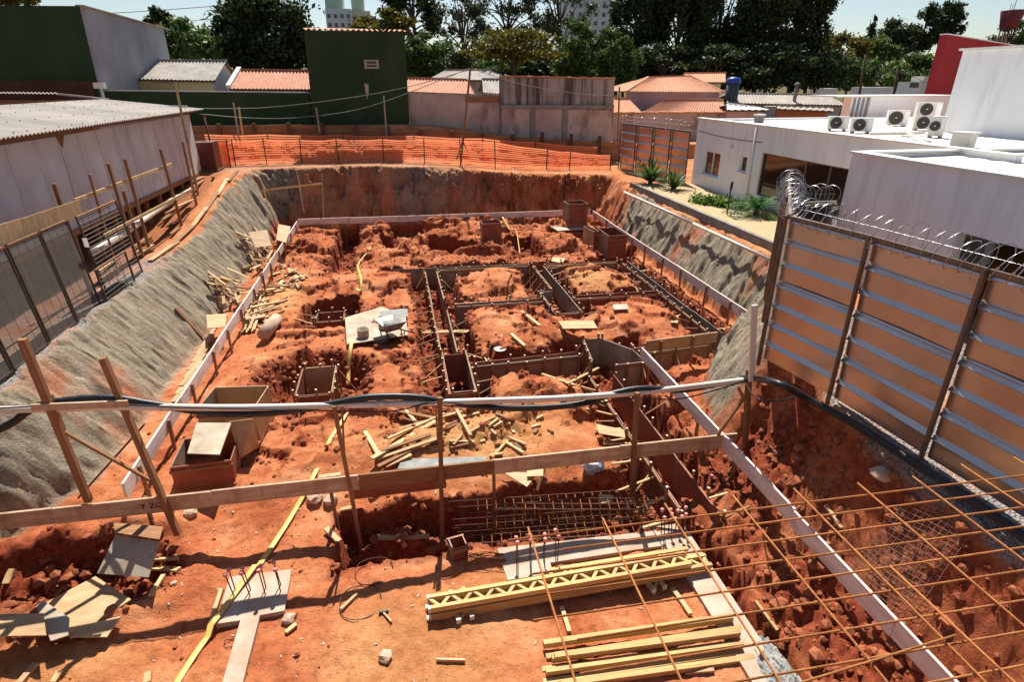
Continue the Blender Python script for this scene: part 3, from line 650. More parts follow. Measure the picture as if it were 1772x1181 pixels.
# ------------------------------------------------------------------ stand-alone plywood boxes
def plybox(label, c, sx, sy, h, rz=0.0, tilt=(0, 0), mo=M_plyred, base=None, lid=None):
    T = thing('plywood_box', label, 'plywood box', c, 'plywood boxes for column forms')
    rot = Matrix.Rotation(rz, 3, 'Z') @ Matrix.Rotation(tilt[0], 3, 'X') @ Matrix.Rotation(tilt[1], 3, 'Y'); C = Vector(c)
    def pan(cx, cy, ax, ay, az, m): obj('side_panel', boxmesh(ax, ay, az, m), T, C + rot @ Vector((cx, cy, h / 2)), rot.to_euler())
    t = .022
    pan(0, -sy / 2, sx, t, h, mo); pan(0, sy / 2, sx, t, h, mo); pan(-sx / 2 + t / 2, 0, t, sy - t, h - .002, M_panelgrey); pan(sx / 2 - t / 2, 0, t, sy - t, h - .002, mo)
    for s in (-1, 1): obj('batten', boxmesh(sx + .04, .03, .06, M_brown), T, C + rot @ Vector((0, s * (sy / 2 + .027), h * .82)), rot.to_euler())
    return T
g = lambda x, y: gz(x, y)
p = PZ(846, 406, .0); plybox('tall brown plywood box standing behind the middle trench bend', (4.1, 27.2, g(4.1, 27.2) - .02), .9, .8, 1.05)
plybox('tall brown plywood box on a stained pallet near the far right board', (8.6, 28.4, .22), 1.0, .9, 1.05, .05)
block('pallet_sheet', (8.3, 27.9, .15), (2.0, 1.3, .04), M_plygrey, rz=.1); tag(bpy.context.scene.objects['pallet_sheet'], 'grey stained plywood sheet under the far box', 'plywood sheet')
plybox('open dark box form at the foot of the white board, far right', (9.2, 24.6, -.35), .85, 1.5, 1.0)
plybox('narrow leaning box panel form beside the open dark box', (8.45, 25.3, -.3), .25, 1.1, .95, .15)
plybox('open red-fronted plywood box leaning by the white left board', (-4.05, 10.35, gz(-4.05, 10.35) - .02), 1.05, .95, .52, .05)
T = plybox('larger pale plywood box open at one side, behind the red-fronted box', (-3.75, 11.55, gz(-3.75, 11.55) - .02), 1.15, .95, .78, -.12, mo=M_ply)
prism('loose_lid', [PZ(324, 785, .62), PZ(380, 787, .62), PZ(400, 732, .72), PZ(340, 732, .72)], .02, M_plygrey)
tag(bpy.context.scene.objects['loose_lid'], 'grey plywood sheet resting across the two left boxes', 'plywood sheet')
prism('propped_panel', [PZ(395, 730, .70), PZ(437, 725, .70), Vector((-3.22, 10.75, .0)), Vector((-3.5, 10.4, .0))], .02, M_ply)
tag(bpy.context.scene.objects['propped_panel'], 'plywood panel propped against the end of the larger box', 'plywood sheet')
plybox('tiny plywood box on the ground beside the bent wire bundle', tuple(GP(793, 958)), .26, .26, .26, .2)

def flat(name, label, px, mat, lift=.03, t=.018, group='loose plywood sheets', dz=None):
    pts = [GP(*q) for q in px]; ce = sum(pts, Vector()) / len(pts); zz = max(max(p.z, gz(*p.lerp(ce, .4).xy), gz(*p.lerp(ce, .8).xy)) for p in pts) + lift
    if dz is None: pts = [PZ(*q, zz) for q in px]
    else: pts = [PZ(*q, zz + d_) for q, d_ in zip(px, dz)]
    nrm = (pts[1] - pts[0]).cross(pts[2] - pts[1])
    if nrm.z < 0: pts.reverse()
    o = prism(name, pts, t, mat); return tag(o, label, 'plywood sheet' if 'plank' not in name else 'plank', group)
flat('plywood_sheet', 'grey weathered plywood sheet propped below the cross board posts', [(200, 926), (275, 938), (257, 1000), (168, 993)], M_plygrey, .18, dz=(.25, .25, -.05, -.05))
flat('plywood_sheet', 'brown plank end behind the grey weathered sheet', [(197, 905), (282, 912), (276, 934), (199, 922)], M_brown, .42)
flat('plywood_sheet', 'large pale plywood sheet lying diamond-wise at the lower left', [(165, 998), (227, 1038), (122, 1106), (80, 1043)], M_ply, .13)
flat('plywood_sheet', 'plywood sheet mostly covered by the diamond-wise sheet', [(75, 1040), (120, 1070), (118, 1100), (88, 1110), (62, 1050)], M_plygrey, .08)
flat('plywood_sheet', 'plywood sheet jutting out below the diamond-wise sheet', [(130, 1085), (210, 1067), (185, 1103), (125, 1103)], M_ply, .04)
flat('plywood_sheet', 'long plywood plank entering at the lower left edge', [(-60, 1065), (75, 1062), (80, 1100), (-60, 1103)], M_ply, .06)
flat('plywood_sheet', 'wedge of red painted board under the lower left sheets', [(20, 1104), (55, 1104), (45, 1117)], M_plyred, .01)
flat('mixing_board', 'large cement-stained board under the wheelbarrow', [(597, 550), (660, 531), (702, 546), (706, 580), (600, 596)], M_plygrey, .04)
flat('mixing_board', 'small grey board at the back corner of the mixing board', [(655, 538), (705, 534), (706, 548), (662, 552)], M_cement, .06)
flat('plywood_sheet', 'pale plywood sheet bridging the trench between two mounds', [(966, 556), (1027, 555), (1034, 568), (975, 569)], M_pine, .10)
flat('plywood_sheet', 'small square board lying on the right-hand mound', [(1162, 547), (1174, 547), (1173, 559), (1161, 558)], M_pine, .03)
flat('plywood_sheet', 'grey board resting on the wine red form edge', [(1060, 527), (1085, 526), (1088, 535), (1063, 536)], M_plygrey, .12)
flat('plywood_sheet', 'pale board by the clods near the far cross form', [(957, 445), (978, 447), (974, 455), (954, 452)], M_pine, .06)
flat('plywood_sheet', 'tilted pale sheet over a dug hollow near the narrow trench', [(1031, 734), (1080, 744), (1082, 758), (1036, 750)], M_pine, .22)
flat('plywood_sheet', 'pale triangular plywood offcut below the cross board', [(868, 816), (930, 820), (912, 843)], M_ply, .07)
flat('plywood_sheet', 'square plywood offcut beside the triangular one', [(912, 812), (940, 812), (940, 824), (912, 825)], M_ply, .11)
flat('plywood_sheet', 'wet grey board half under the cross board by the plank pile', [(695, 795), (842, 790), (838, 805), (688, 812)], M_cement, .02)
flat('plywood_sheet', 'small brown board at the edge of the dark hole by the blue bag', [(1035, 855), (1062, 858), (1058, 868), (1040, 872)], M_ply, .05)
flat('plywood_sheet', 'brown plywood sheet tipped against the bank at the far left', [(430, 402), (462, 398), (470, 425), (442, 428)], M_ply, .35, dz=(.5, .5, .1, .1))
flat('plywood_sheet', 'square plywood piece below the scrap heap by the left board', [(357, 545), (392, 543), (390, 566), (359, 568)], M_ply, .25)
flat('plywood_sheet', 'pale plywood piece at the end of the far left board', [(482, 388), (503, 392), (495, 420), (478, 415)], M_ply, .25)
# low formwork board under the cross board
p0, p1 = PY(612, 872, 8.95), PY(772, 850, 8.95)
tag(beam('form_board', (p0.x, 8.95, .02), (p1.x, 8.93, .05), .03, .42, M_plyred), 'red-brown form board on edge below the cross board', 'form board')

# ------------------------------------------------------------------ loose planks, offcuts and scrap
def strip(label, a, b, w, mat=M_pine, t=.035, lift=.02, name='plank', group='loose planks on the ground', z=None):
    A, B = GP(*a), GP(*b)
    if z is not None: A, B = PZ(*a, z), PZ(*b, z)
    up = Vector((0, 0, 1)); A = A + up * (lift + t / 2); B = B + up * (lift + t / 2)
    need = max(gz(*A.lerp(B, q).xy) + t / 2 - A.lerp(B, q).z for q in (.0, .2, .4, .5, .6, .8, 1))
    if need > 0 and z is None: A = A + up * need * .8; B = B + up * need * .8
    return tag(beam(name, A, B, w, t, mat), label, 'plank', group)
strip('white-edged plank laid across the narrow twin trench', (733, 581), (812, 571), .26, lift=.16)
strip('plank laid askew across the trench beside the yellow mound', (918, 480), (986, 468), .26, lift=.18)
strip('short plank leaning on the wheelbarrow-side mound', (902, 548), (934, 573), .10)
strip('thick stick lying beside the shovel on the mound', (884, 584), (908, 610), .09, t=.07)
strip('thin lath lying on the mound behind the plank', (875, 491), (908, 493), .05)
strip('long stick on the near mound beside the angular pile cap', (938, 655), (995, 679), .07)
strip('diagonal plank prop by the angular pile cap', (980, 682), (1035, 650), .08, lift=.25)
for i, (a, b, w, m) in enumerate([((645, 808), (755, 742), .10, M_pine), ((650, 800), (768, 762), .10, M_pine), ((655, 815), (770, 757), .09, M_brown), ((672, 770), (770, 725), .06, M_pine),
        ((690, 745), (800, 715), .06, M_pine), ((668, 812), (712, 792), .10, M_pine), ((660, 788), (745, 760), .08, M_brown), ((680, 718), (760, 733), .09, M_brown), ((690, 725), (770, 745), .06, M_dark), ((700, 712), (722, 738), .08, M_pine)]):
    strip('pale plank in the fan of long planks behind the cross board', a, b, w, m, .035, .02 + .03 * (i % 4), group='fan of planks behind the cross board')
strip('single plank with its shadow left of the fan of planks', (632, 752), (655, 792), .09, M_pine)
strip('dark wedge plank standing apart at the yellow dust patch', (791, 722), (815, 768), .07, M_pine, .06)
off = [((838, 733), (858, 727)), ((846, 740), (862, 728)), ((853, 741), (868, 733)), ((858, 725), (880, 732)), ((815, 753), (830, 744)), ((850, 749), (858, 757)), ((887, 748), (890, 752)), ((832, 767), (840, 765)), ((876, 730), (884, 736)),
       ((770, 747), (795, 735)), ((772, 741), (795, 730)), ((852, 795), (880, 765)), ((875, 770), (905, 788)), ((880, 762), (910, 775)), ((847, 791), (870, 788)), ((890, 770), (902, 782)), ((856, 772), (866, 770)), ((778, 768), (820, 770)), ((785, 775), (800, 758)), ((780, 780), (812, 772)),
       ((920, 742), (935, 738)), ((948, 747), (957, 752)), ((928, 728), (940, 722)), ((800, 725), (830, 718)), ((770, 722), (800, 716)), ((925, 752), (930, 745))]
for a, b in off: strip('sawn timber offcut in the yellow dust behind the cross board', a, b, rng.choice((.06, .07, .05)), rng.choice((M_pine, M_pine, M_brown)), .055, .0, 'timber_offcut', 'offcuts in the yellow dust')
loose = [('short pale stick across the coil of wire near the girders', (656, 943), (744, 941), .09), ('short plank lying under the pale stick', (690, 940), (702, 954), .07), ('offcut standing out beside the trench edge at left', (565, 920), (588, 945), .10),
         ('yellow lath between the sheets and the hose', (262, 1035), (283, 997), .07), ('grey lath next to the flat yellow hose', (362, 1088), (384, 1022), .06), ('pale block at the very bottom left corner', (35, 1185), (62, 1152), .08),
         ('slotted pale offcut at the bottom left', (92, 1183), (105, 1165), .08), ('upright pale offcut at the bottom edge', (255, 1185), (257, 1166), .09), ('short block near the concrete pad', (495, 1078), (512, 1065), .06), ('second short block near the concrete pad', (495, 1096), (513, 1082), .06),
         ('dark plank half under the weathered sheet', (262, 985), (310, 988), .09), ('grey lath poking out from the weathered sheet', (255, 972), (310, 970), .05), ('wooden block on the rough earth at the left edge', (12, 1013), (22, 988), .11),
         ('stick between the two timber stacks', (972, 1052), (985, 1095), .06), ('stick leaning on the timber stack by the slab', (1163, 1020), (1195, 1065), .07), ('pinkish lath beside the concrete strip', (1302, 1062), (1343, 1100), .05),
         ('thin dark lath on the sand below the girders', (755, 1144), (805, 1145), .03), ('short stick beside the wire hoops', (590, 1057), (618, 1030), .04), ('offcut at the corner of the loose boards', (552, 829), (590, 824), .10), ('small block below the cross board post', (590, 887), (610, 884), .09),
         ('broken stick left of the blue bag', (930, 845), (942, 862), .06), ('stick standing on the spoil by the narrow trench', (1112, 830), (1126, 855), .06), ('short board under the bank at the near right', (1425, 890), (1455, 920), .06), ('long brown plank leaning on the white board at right', (1482, 1015), (1560, 1110), .07),
         ('plank under the cross board by the form board', (640, 865), (660, 845), .08), ('second plank under the cross board by the form board', (612, 858), (632, 846), .06), ('pale lath near the bottom timber stack', (1185, 1165), (1235, 1162), .05), ('pinkish offcut right of the timber stack', (1312, 1140), (1333, 1146), .07)]
for lb, a, b, w in loose: strip(lb, a, b, w, rng.choice((M_pine, M_pine, M_ply)), .045, .01)
# scrap heap along the left board
def heap(n, pxpoly, label, group, lmax=1.3, lean=False, hz=.25):
    for i in range(n):
        u, v = rng.random(), rng.random(); q = [pxpoly[0][k] * (1 - u) * (1 - v) + pxpoly[1][k] * u * (1 - v) + pxpoly[2][k] * u * v + pxpoly[3][k] * (1 - u) * v for k in (0, 1)]
        P_ = GP(*q); L = rng.uniform(.25, lmax); a = rng.choice((rng.gauss(.7, .35), rng.gauss(1.6, .6), rng.uniform(0, 3.1)))
        d = Vector((math.cos(a), math.sin(a), 0)) * L / 2; z = rng.random() ** 1.6 * hz + .03
        A, B = P_ - d, P_ + d
        A.z = max(P_.z, gz(A.x, A.y)) + z; B.z = max(P_.z, gz(B.x, B.y)) + z * rng.uniform(.5, 1.2)
        tag(beam('scrap_plank', A, B, rng.choice((.05, .07, .10, .14)), rng.choice((.02, .03, .045)), rng.choice((M_pine, M_pine, M_pine, M_ply, M_brown)), None, roll=rng.uniform(-.4, .4)), label, 'scrap wood', group)
heap(34, [(370, 500), (425, 490), (440, 545), (380, 545)], 'scrap plank in the heap outside the white left board', 'scrap heap outside the left board', 1.2, hz=.45)
heap(26, [(415, 425), (470, 430), (470, 480), (430, 470)], 'scrap plank in the heap under the tipped sheet by the far left bank', 'scrap heap by the far left bank', 1.3, hz=.45)
heap(30, [(425, 520), (470, 500), (475, 545), (425, 580)], 'scrap lath piled inside the white left board', 'scrap heap inside the left board', 1.4, hz=.3)
heap(34, [(475, 455), (530, 470), (520, 500), (465, 500)], 'small wood scrap scattered on the sawdust inside the left board', 'scattered scraps on the sawdust', .6, hz=.06)
for k in range(8):   # bundle of laths end-on
    strip('lath in the neat bundle beside the rough cylinder', (418 + k * 3.2, 580 - k * .6), (438 + k * 3.0, 525 - k), .06, M_pine, .04, .03 + .05 * (k % 3), 'lath', 'bundle of laths')
for k in range(7):
    strip('long plank lying between bank and white left board', (300 + k * 7, 700 - k * 14), (345 + k * 5, 640 - k * 12), .10, rng.choice((M_pine, M_ply)), .03, .04, 'plank', 'planks behind the left board')
T0 = GP(287, 560, .6); strip('long plank leaning on the grey left bank', (308, 550), (352, 588), .12, M_brown, .04, .06)

# ------------------------------------------------------------------ wheelbarrow, bucket, shovel and small tools
def wheelbarrow(c, rz):
    T = thing('wheelbarrow', 'upended grey wheelbarrow caked with cement on the mixing board', 'wheelbarrow', c); Rm = Matrix.Rotation(rz, 3, 'Z'); C = Vector(c)
    def W(p): return C + Rm @ Vector(p)
    ring = [(.42, .30, .62), (.42, -.30, .62), (-.40, -.36, .66), (-.40, .36, .66)]; bot = [(.18, .17, .38), (.18, -.17, .38), (-.25, -.2, .40), (-.25, .2, .40)]
    V = [Vector(p) for p in ring + bot]; n = 8
    F = [(0, 1, 5, 4), (1, 2, 6, 5), (2, 3, 7, 6), (3, 0, 4, 7), (4, 5, 6, 7)]
    V += [v * .97 + Vector((0, 0, .03)) for v in V[:8]]; F += [(0 + 8, 4 + 8, 5 + 8, 1 + 8), (9, 13, 14, 10), (10, 14, 15, 11), (11, 15, 12, 8), (15, 14, 13, 12), (0, 8, 9, 1), (1, 9, 10, 2), (2, 10, 11, 3), (3, 11, 8, 0)]
    o = obj('tray', mesh('tray', V, F, M_steelpan, True), T, C, (0, 0, rz))
    tube('rim', [W(p) for p in ring + [ring[0]]], .016, M_steelpan, T, 6)
    for s in (-1, 1):
        tube('handle', [W((.62, .05 * s, .20)), W((.2, .16 * s, .36)), W((-.4, .24 * s, .42)), W((-.95, .30 * s, .52))], .02, M_rustdark, T, 6)
        tube('leg', [W((-.25, .22 * s, .42)), W((-.33, .24 * s, .02)), W((-.45, .25 * s, .4))], .016, M_rustdark, T, 6)
        tube('grip', [W((-.82, .285 * s, .50)), W((-.97, .303 * s, .523))], .027, M_black, T, 8)
    wc = (.62, 0, .19); V, F = tubegeo([Vector((math.cos(a) * .15, 0, math.sin(a) * .15)) for a in [i * math.tau / 14 for i in range(15)]], .04, 7)
    w = obj('wheel', mesh('wheel', V, F, M_black, True), T, W(wc), (0, 0, rz)); tube('axle', [W((.62, -.07, .19)), W((.62, .07, .19))], .07, M_steelpan, w, 10)
    V, F = [], []; addbox(V, F, (-.02, 0, .52), (.4, .34, .14), .05)
    obj('cement_lump', mesh('cement_lump', V, F, M_cement, True), T, C, (0, 0, rz))
bp_ = PZ(676, 582, .0); wheelbarrow((bp_.x, bp_.y, gz(bp_.x, bp_.y) + .05), 2.0)
def lathe(name, prof, mat, parent, loc, seg=20, smooth=True):
    V = []; F = []
    for r, z in prof:
        for s in range(seg): V.append((r * math.cos(math.tau * s / seg), r * math.sin(math.tau * s / seg), z))
    for i in range(len(prof) - 1):
        for s in range(seg): a = i * seg + s; b = i * seg + (s + 1) % seg; F.append((a, b, b + seg, a + seg))
    F.append(tuple(range(seg - 1, -1, -1))); F.append(tuple((len(prof) - 1) * seg + s for s in range(seg)))
    return obj(name, mesh(name, V, F, mat, smooth), parent, loc)
q = PZ(629, 583, .0); zq = gz(q.x, q.y) + .05
T = thing('paint_can', 'cement-splashed can standing on the mixing board', 'can', (q.x, q.y, zq))
lathe('body', [(.17, 0), (.175, .02), (.165, .05), (.165, .36), (.175, .38), (.16, .38), (.155, .12)], M_plygrey, T, (q.x, q.y, zq)); tube('handle', [Vector((q.x + .17 * math.cos(a), q.y, zq + .34 + .12 * math.sin(a))) for a in [i * math.pi / 8 for i in range(9)]], .006, M_mesh, T, 5)
q = GP(655, 588); V, F = [], []; tag(lathe('cement_pile', [(.30, 0), (.26, .06), (.15, .13), (.03, .16)], M_cement, None, (q.x + .05, q.y, q.z + .02), 12), 'small heap of dark mortar beside the can', 'mortar')
a, b = PZ(478, 548, .2), PZ(455, 576, .2); za = gz((a.x + b.x) / 2, (a.y + b.y) / 2)
tag(tube('rough_cylinder', [Vector((a.x, a.y, za + .17)), Vector((a.x * .5 + b.x * .5, a.y * .5 + b.y * .5, za + .18)), Vector((b.x, b.y, za + .17))], [.17, .19, .18], M_stone, None, 14), 'rough pinkish cylinder of earth lying beside the lath bundle', 'cylinder')
T = thing('shovel', 'round-bladed shovel lying on the middle mound', 'shovel', GP(862, 610)); s0, s1 = GP(868, 583) + Vector((0, 0, .05)), GP(864, 606) + Vector((0, 0, .05))
tube('shaft', [s0, s1], .018, M_pine, T, 6); lathe('blade', [(.02, .02), (.17, .035), (.20, .02), (.17, .0)], M_steelpan, T, s1 + Vector((0, -.12, .0)), 12)
q = PZ(583, 668, -.5); zq = gz(q.x, q.y); tag(lathe('bottle', [(.05, 0), (.052, .2), (.02, .29), (.02, .33)], M_bottle, None, (q.x, q.y, zq + .05), 10), 'green plastic bottle beside the open column form', 'bottle')
q = GP(1025, 832); V, F = [], []
ic = [Vector((rng.gauss(0, 1), rng.gauss(0, 1), rng.gauss(0, 1))).normalized() for _ in range(60)]
import bmesh
bm = bmesh.new(); bmesh.ops.create_icosphere(bm, subdivisions=3, radius=.24)
for v in bm.verts: v.co *= 1 + .28 * float(fbm(np.array([v.co.x * 7 + 3]), np.array([v.co.y * 7 + v.co.z * 9]), 3)[0]); v.co.z *= .8
me = bpy.data.meshes.new('bag'); bm.to_mesh(me); bm.free(); me.materials.append(M_bluebag)
tag(obj('rubbish_bag', me, None, (q.x, q.y, q.z + .17)), 'crumpled blue and white plastic bag under the cross board', 'bag')
# yellow flat hose
yh = [GP(*p) for p in [(295, 1200), (345, 1122), (405, 1042), (455, 970), (505, 895), (545, 822), (572, 762), (596, 712), (607, 690)]]
yh = [p + Vector((0, 0, .03 + (.10 if 6.6 < p.y < 7.75 and p.x < -2 else 0))) for p in smooth_path(yh, 8)]
tag(tube('flat_hose', yh, .05, M_hose, None, 8, .22), 'flat yellow hose stretched over the red ground under the pipe', 'hose')
yh = smooth_path([GP(*p) + Vector((0, 0, .14)) for p in [(603, 672), (603, 640), (608, 608), (613, 585)]], 6)
tag(tube('flat_hose', yh, .055, M_hose, None, 8, .4), 'short yellow hose hanging in the hollow below the mixing board', 'hose')
yh = smooth_path([GP(*p) + Vector((0, 0, .16)) for p in [(620, 530), (624, 510), (625, 490), (620, 466), (632, 448), (642, 434)]], 6)
tag(tube('flat_hose', yh, .06, M_hose, None, 8, .4), 'yellow hose running back from the mixing board over the mound', 'hose')
yh = smooth_path([GP(*p) + Vector((0, 0, .2)) for p in [(870, 393), (882, 400), (893, 420), (900, 450)]], 6)
tag(tube('flat_hose', yh, .05, M_hose, None, 8, .5), 'curved yellow hose by the box behind the middle trench', 'hose')
# bent wire
for lb, c, r, rx in [('rusty wire hoop near the dark trench', (647, 987), .30, 1.0), ('wire hoop with a stick beside it', (624, 1042), .34, .9), ('little coil of wire beside the concrete strip', (398, 1113), .08, 1)]:
    p = GP(*c) + Vector((0, 0, .02)); tag(tube('wire_hoop', [p + Vector((r * math.cos(a) * rx, r * math.sin(a), .02 * math.sin(3 * a))) for a in [i * math.tau / 28 for i in range(26)]], .007, M_rustdark, None, 5), lb, 'wire')
T = thing('tie_wire_bundle', 'tangled rusty tie wires by the trench edge', 'wire', GP(635, 960))
for k in range(9):
    p = GP(635, 962); tube('wire', smooth_path([p + Vector((rng.uniform(-.4, .4), rng.uniform(-.25, .25), .03 + .05 * rng.random())) for _ in range(4)], 5), .007, M_rustdark, T, 4)
T = thing('tie_wire_bundle', 'bundle of wavy rusty bars beside the tiny box', 'wire', GP(830, 962))
for k in range(8):
    tube('wire', smooth_path([GP(805 + 22 * i, 958 + k * 3) + Vector((0, rng.uniform(-.06, .06), .03 + .02 * k)) for i in range(4)], 5), .008, M_rustdark, T, 4)
T = thing('hammer', 'small hammer lying on the sandy ground', 'hammer', GP(672, 1070)); s0, s1 = GP(664, 1062) + Vector((0, 0, .03)), GP(678, 1078) + Vector((0, 0, .03))
beam('handle', s0, s1, .03, .025, M_pine, T); beam('head', s0 + Vector((-.07, .02, .0)), s0 + Vector((.07, .03, 0)), .035, .035, M_mesh, T)
for i, (px, py, s) in enumerate([(500, 1072, .10), (545, 865, .15), (572, 868, .13), (668, 1138, .10), (300, 1010, .05), (885, 958, .05), (1022, 820, .1), (1018, 812, .08), (330, 890, .12), (1530, 815, .16), (1058, 752, .08)]):
    bm = bmesh.new(); bmesh.ops.create_icosphere(bm, subdivisions=2, radius=s)
    for v in bm.verts: v.co *= 1 + .35 * rng.uniform(-.5, .5); v.co.z *= .6
    me = bpy.data.meshes.new('stone'); bm.to_mesh(me); bm.free(); me.materials.append(M_stone); p = GP(px, py, 1.9 if px > 1500 else -.1)
    lb = ['broken stone beside the concrete pad', 'big stone below the cross board at left', 'stone lying against the big stone', 'white crumbled lump on the sandy ground', 'little stone by the weathered sheet', 'little white stone by the mid slab', 'stone beside the square offcut', 'second stone beside the square offcut', 'stone at the foot of the right braced post', 'broken slab of concrete at the edge of the near right bank', 'stone by the tilted pale sheet'][i]
    tag(obj('stone', me, None, p + Vector((0, 0, s * .25))), lb, 'stone')

# ------------------------------------------------------------------ concrete pads with starter bars
def slab(label, pts, ztop, t, bars, cat='concrete footing', cem=None):
    pts = [Vector((x, y, ztop)) for x, y in pts]
    if newell(pts).z < 0: pts.reverse()
    c = sum(pts, Vector()) / len(pts); T = thing('concrete_footing', label, cat, (c.x, c.y, ztop - t))
    prism('slab', pts, t, M_concrete, T)
    for (x, y, lx, ly, hh) in bars:
        top = Vector((x + lx, y + ly, ztop + hh)); b = tube('bar', [Vector((x, y, ztop - .05)), top], .009, M_rustdark, T, 6)
        lathe('cap', [(.018, -.03), (.03, -.015), (.034, .01), (.03, .03), (.01, .036)], M_cap, b, top, 10)
    return T
sb = [(-2.95 + i * .22 + j * .02, 7.28 - j * .14 + rng.uniform(-.02, .02), rng.uniform(-.06, .0), rng.uniform(-.02, .03), .44 + rng.uniform(-.03, .03)) for i in range(4) for j in range(2)]
slab('stepped concrete pad with eight capped bars beside the yellow hose', [(-3.1, 6.72), (-3.12, 7.62), (-2.18, 7.60), (-2.16, 6.78), (-2.50, 6.76), (-2.52, 4.2), (-2.78, 4.2), (-2.76, 6.72)], gz(-2.7, 7.2) + .09, .22, sb)
ZG = max(gz(2.5, 6.7), gz(1.5, 6.5)) + .05
sb = [(1.42 + i * .22, 7.12 - j * .12, rng.uniform(-.03, .03), .0, .5 + rng.uniform(-.03, .03)) for i in range(4) for j in range(2)]
slab('concrete grade beam with capped bars behind the lattice girders', [(1.2, 6.75), (1.15, 7.46), (3.9, 7.36), (3.9, 7.0), (1.95, 6.98), (1.95, 6.75)], ZG, .5, sb, 'grade beam')
sb = [(4.02 + i * .13, 7.28 - j * .13, rng.uniform(-.04, .04), .05, .42 + rng.uniform(-.04, .06)) for i in range(4) for j in range(2)]
slab('long concrete grade beam running under the rusty bar grid', [(3.92, 7.46), (4.5, 7.46), (4.55, 2.0), (4.08, 2.0), (4.02, 6.9), (3.92, 6.9)], ZG - .005, .6, sb, 'grade beam')
bm = bmesh.new(); bmesh.ops.create_grid(bm, x_segments=40, y_segments=60, size=.5)
for v in bm.verts:
    r = math.hypot(v.co.x, v.co.y) / .5; v.co.z = (.09 - .22 * max(0, r - .35) + .05 * float(fbm(np.array([v.co.x * 16]), np.array([v.co.y * 20]), 3)[0])); v.co.x *= .55; v.co.y *= 1.6
me = bpy.data.meshes.new('crushed'); bm.to_mesh(me); bm.free(); me.materials.append(M_cement)
tag(obj('gravel_spill', me, None, (4.45, 4.35, ZG - .0)), 'spill of grey crushed stone over the concrete grade beam', 'gravel', None, 'stuff')
# capped bars sticking out of the dark pit by the board corner
T = thing('starter_bars', 'leaning bars with pink caps rising from the dark trench by the board corner', 'starter bars', (4.9, 7.9, -1.2))
for (px, py) in [(1238, 818), (1262, 810), (1252, 832), (1273, 842), (1270, 820), (1232, 825)]:
    tp = PZ(px, py, -.25); b = tube('bar', [Vector((tp.x - .35, tp.y - .25, -1.1)), tp], .01, M_rustdark, T, 6); lathe('cap', [(.018, -.03), (.03, -.015), (.034, .01), (.03, .03), (.01, .036)], M_cap, b, tp, 10)

# ------------------------------------------------------------------ rebar cages in the near trench
def cage(label, p0, p1, w, h, n=2, st=.16, ext=.5):
    p0, p1 = Vector(p0), Vector(p1); u = (p1 - p0).normalized(); s = u.cross(Vector((0, 0, 1))).normalized(); T = thing('rebar_cage', label, 'rebar cage', p0, 'rebar cages in the near trench')
    L = (p1 - p0).length
    for i in range(n + 1):
        for z in (0, h): tube('bar', [p0 - u * ext * rng.uniform(.6, 1.1) + s * (w * (i / n - .5)) + Vector((0, 0, z)), p1 + u * ext * rng.uniform(0, .3) + s * (w * (i / n - .5)) + Vector((0, 0, z))], .011, M_rustdark, T, 6)
    k = int(L / st)
    for i in range(k + 1):
        c = p0 + u * (L * i / k); tube('stirrup', [c + s * (w / 2 * a) + Vector((0, 0, h * b)) for a, b in ((-1, 0), (1, 0), (1, 1), (-1, 1), (-1, 0))], .006, M_rust if i % 3 else M_rustdark, T, 4, smooth=False)
cage('rear rebar cage lying in the trench under the cross board', (.95, 8.35, -.62), (4.2, 8.05, -.6), .34, .42)
cage('front rebar cage lying in the trench with long bar ends', (.95, 7.85, -.78), (4.1, 7.55, -.78), .40, .36)
cage('slanting rebar cage on top of the other two cages', (1.6, 8.12, -.28), (3.9, 7.75, -.34), .30, .22)

# ------------------------------------------------------------------ yellow lattice girders and timber beams
def girder(label, p0, p1, rot90=True, group='yellow lattice girders'):
    """two chords joined by a zigzag of struts, lying on its side; ends cut square with steel caps"""
    p0, p1 = Vector(p0), Vector(p1); u = (p1 - p0).normalized(); s = Vector((0, 0, 1)).cross(u).normalized(); L = (p1 - p0).length; up = Vector((0, 0, 1))
    if not rot90: s, up = up, s
    T = thing('lattice_girder', label, 'lattice girder', p0, group); hw = .10
    for k in (-1, 1):
        beam('chord', p0 + s * hw * k, p1 + s * hw * k, .06, .08, M_yellow, T, up)
        block('end_cap', p0 + s * hw * k, (.03, .066, .086), M_acw, T, math.atan2(u.y, u.x))
    n = int(L / .16)
    for i in range(n):
        a, b = L * (i + .08) / n, L * (i + .92) / n; k = 1 if i % 2 else -1
        beam('lattice_strut', p0 + u * a - s * (hw - .02) * k, p0 + u * b + s * (hw - .02) * k, .045, .045, M_yellow, T, up)
    return T
z0 = gz(2, 6.4)
g0, g1 = PZ(742, 1048, -.2), PZ(1205, 968, -.2)
gd = (g1 - g0).normalized(); gs = Vector((-gd.y, gd.x, 0))
girder('top yellow lattice girder of the stack by the grade beam', Vector((g0.x, g0.y, z0 + .30)) + gs * .0, Vector((g1.x, g1.y, z0 + .30)) - gd * .15)
girder('lower lattice girder under the top one in the stack', Vector((g0.x, g0.y, z0 + .20)) - gs * .02, Vector((g1.x, g1.y, z0 + .20)) + gd * .22)
girder('bottom lattice girder of the yellow stack', Vector((g0.x, g0.y, z0 + .115)) - gs * .01 - gd * .03, Vector((g1.x, g1.y, z0 + .115)) + gd * .2)
girder('lattice girder set back behind the yellow stack', Vector((g0.x, g0.y, z0 + .14)) + gs * .27 + gd * 1.9, Vector((g1.x, g1.y, z0 + .14)) + gs * .25 + gd * .05)
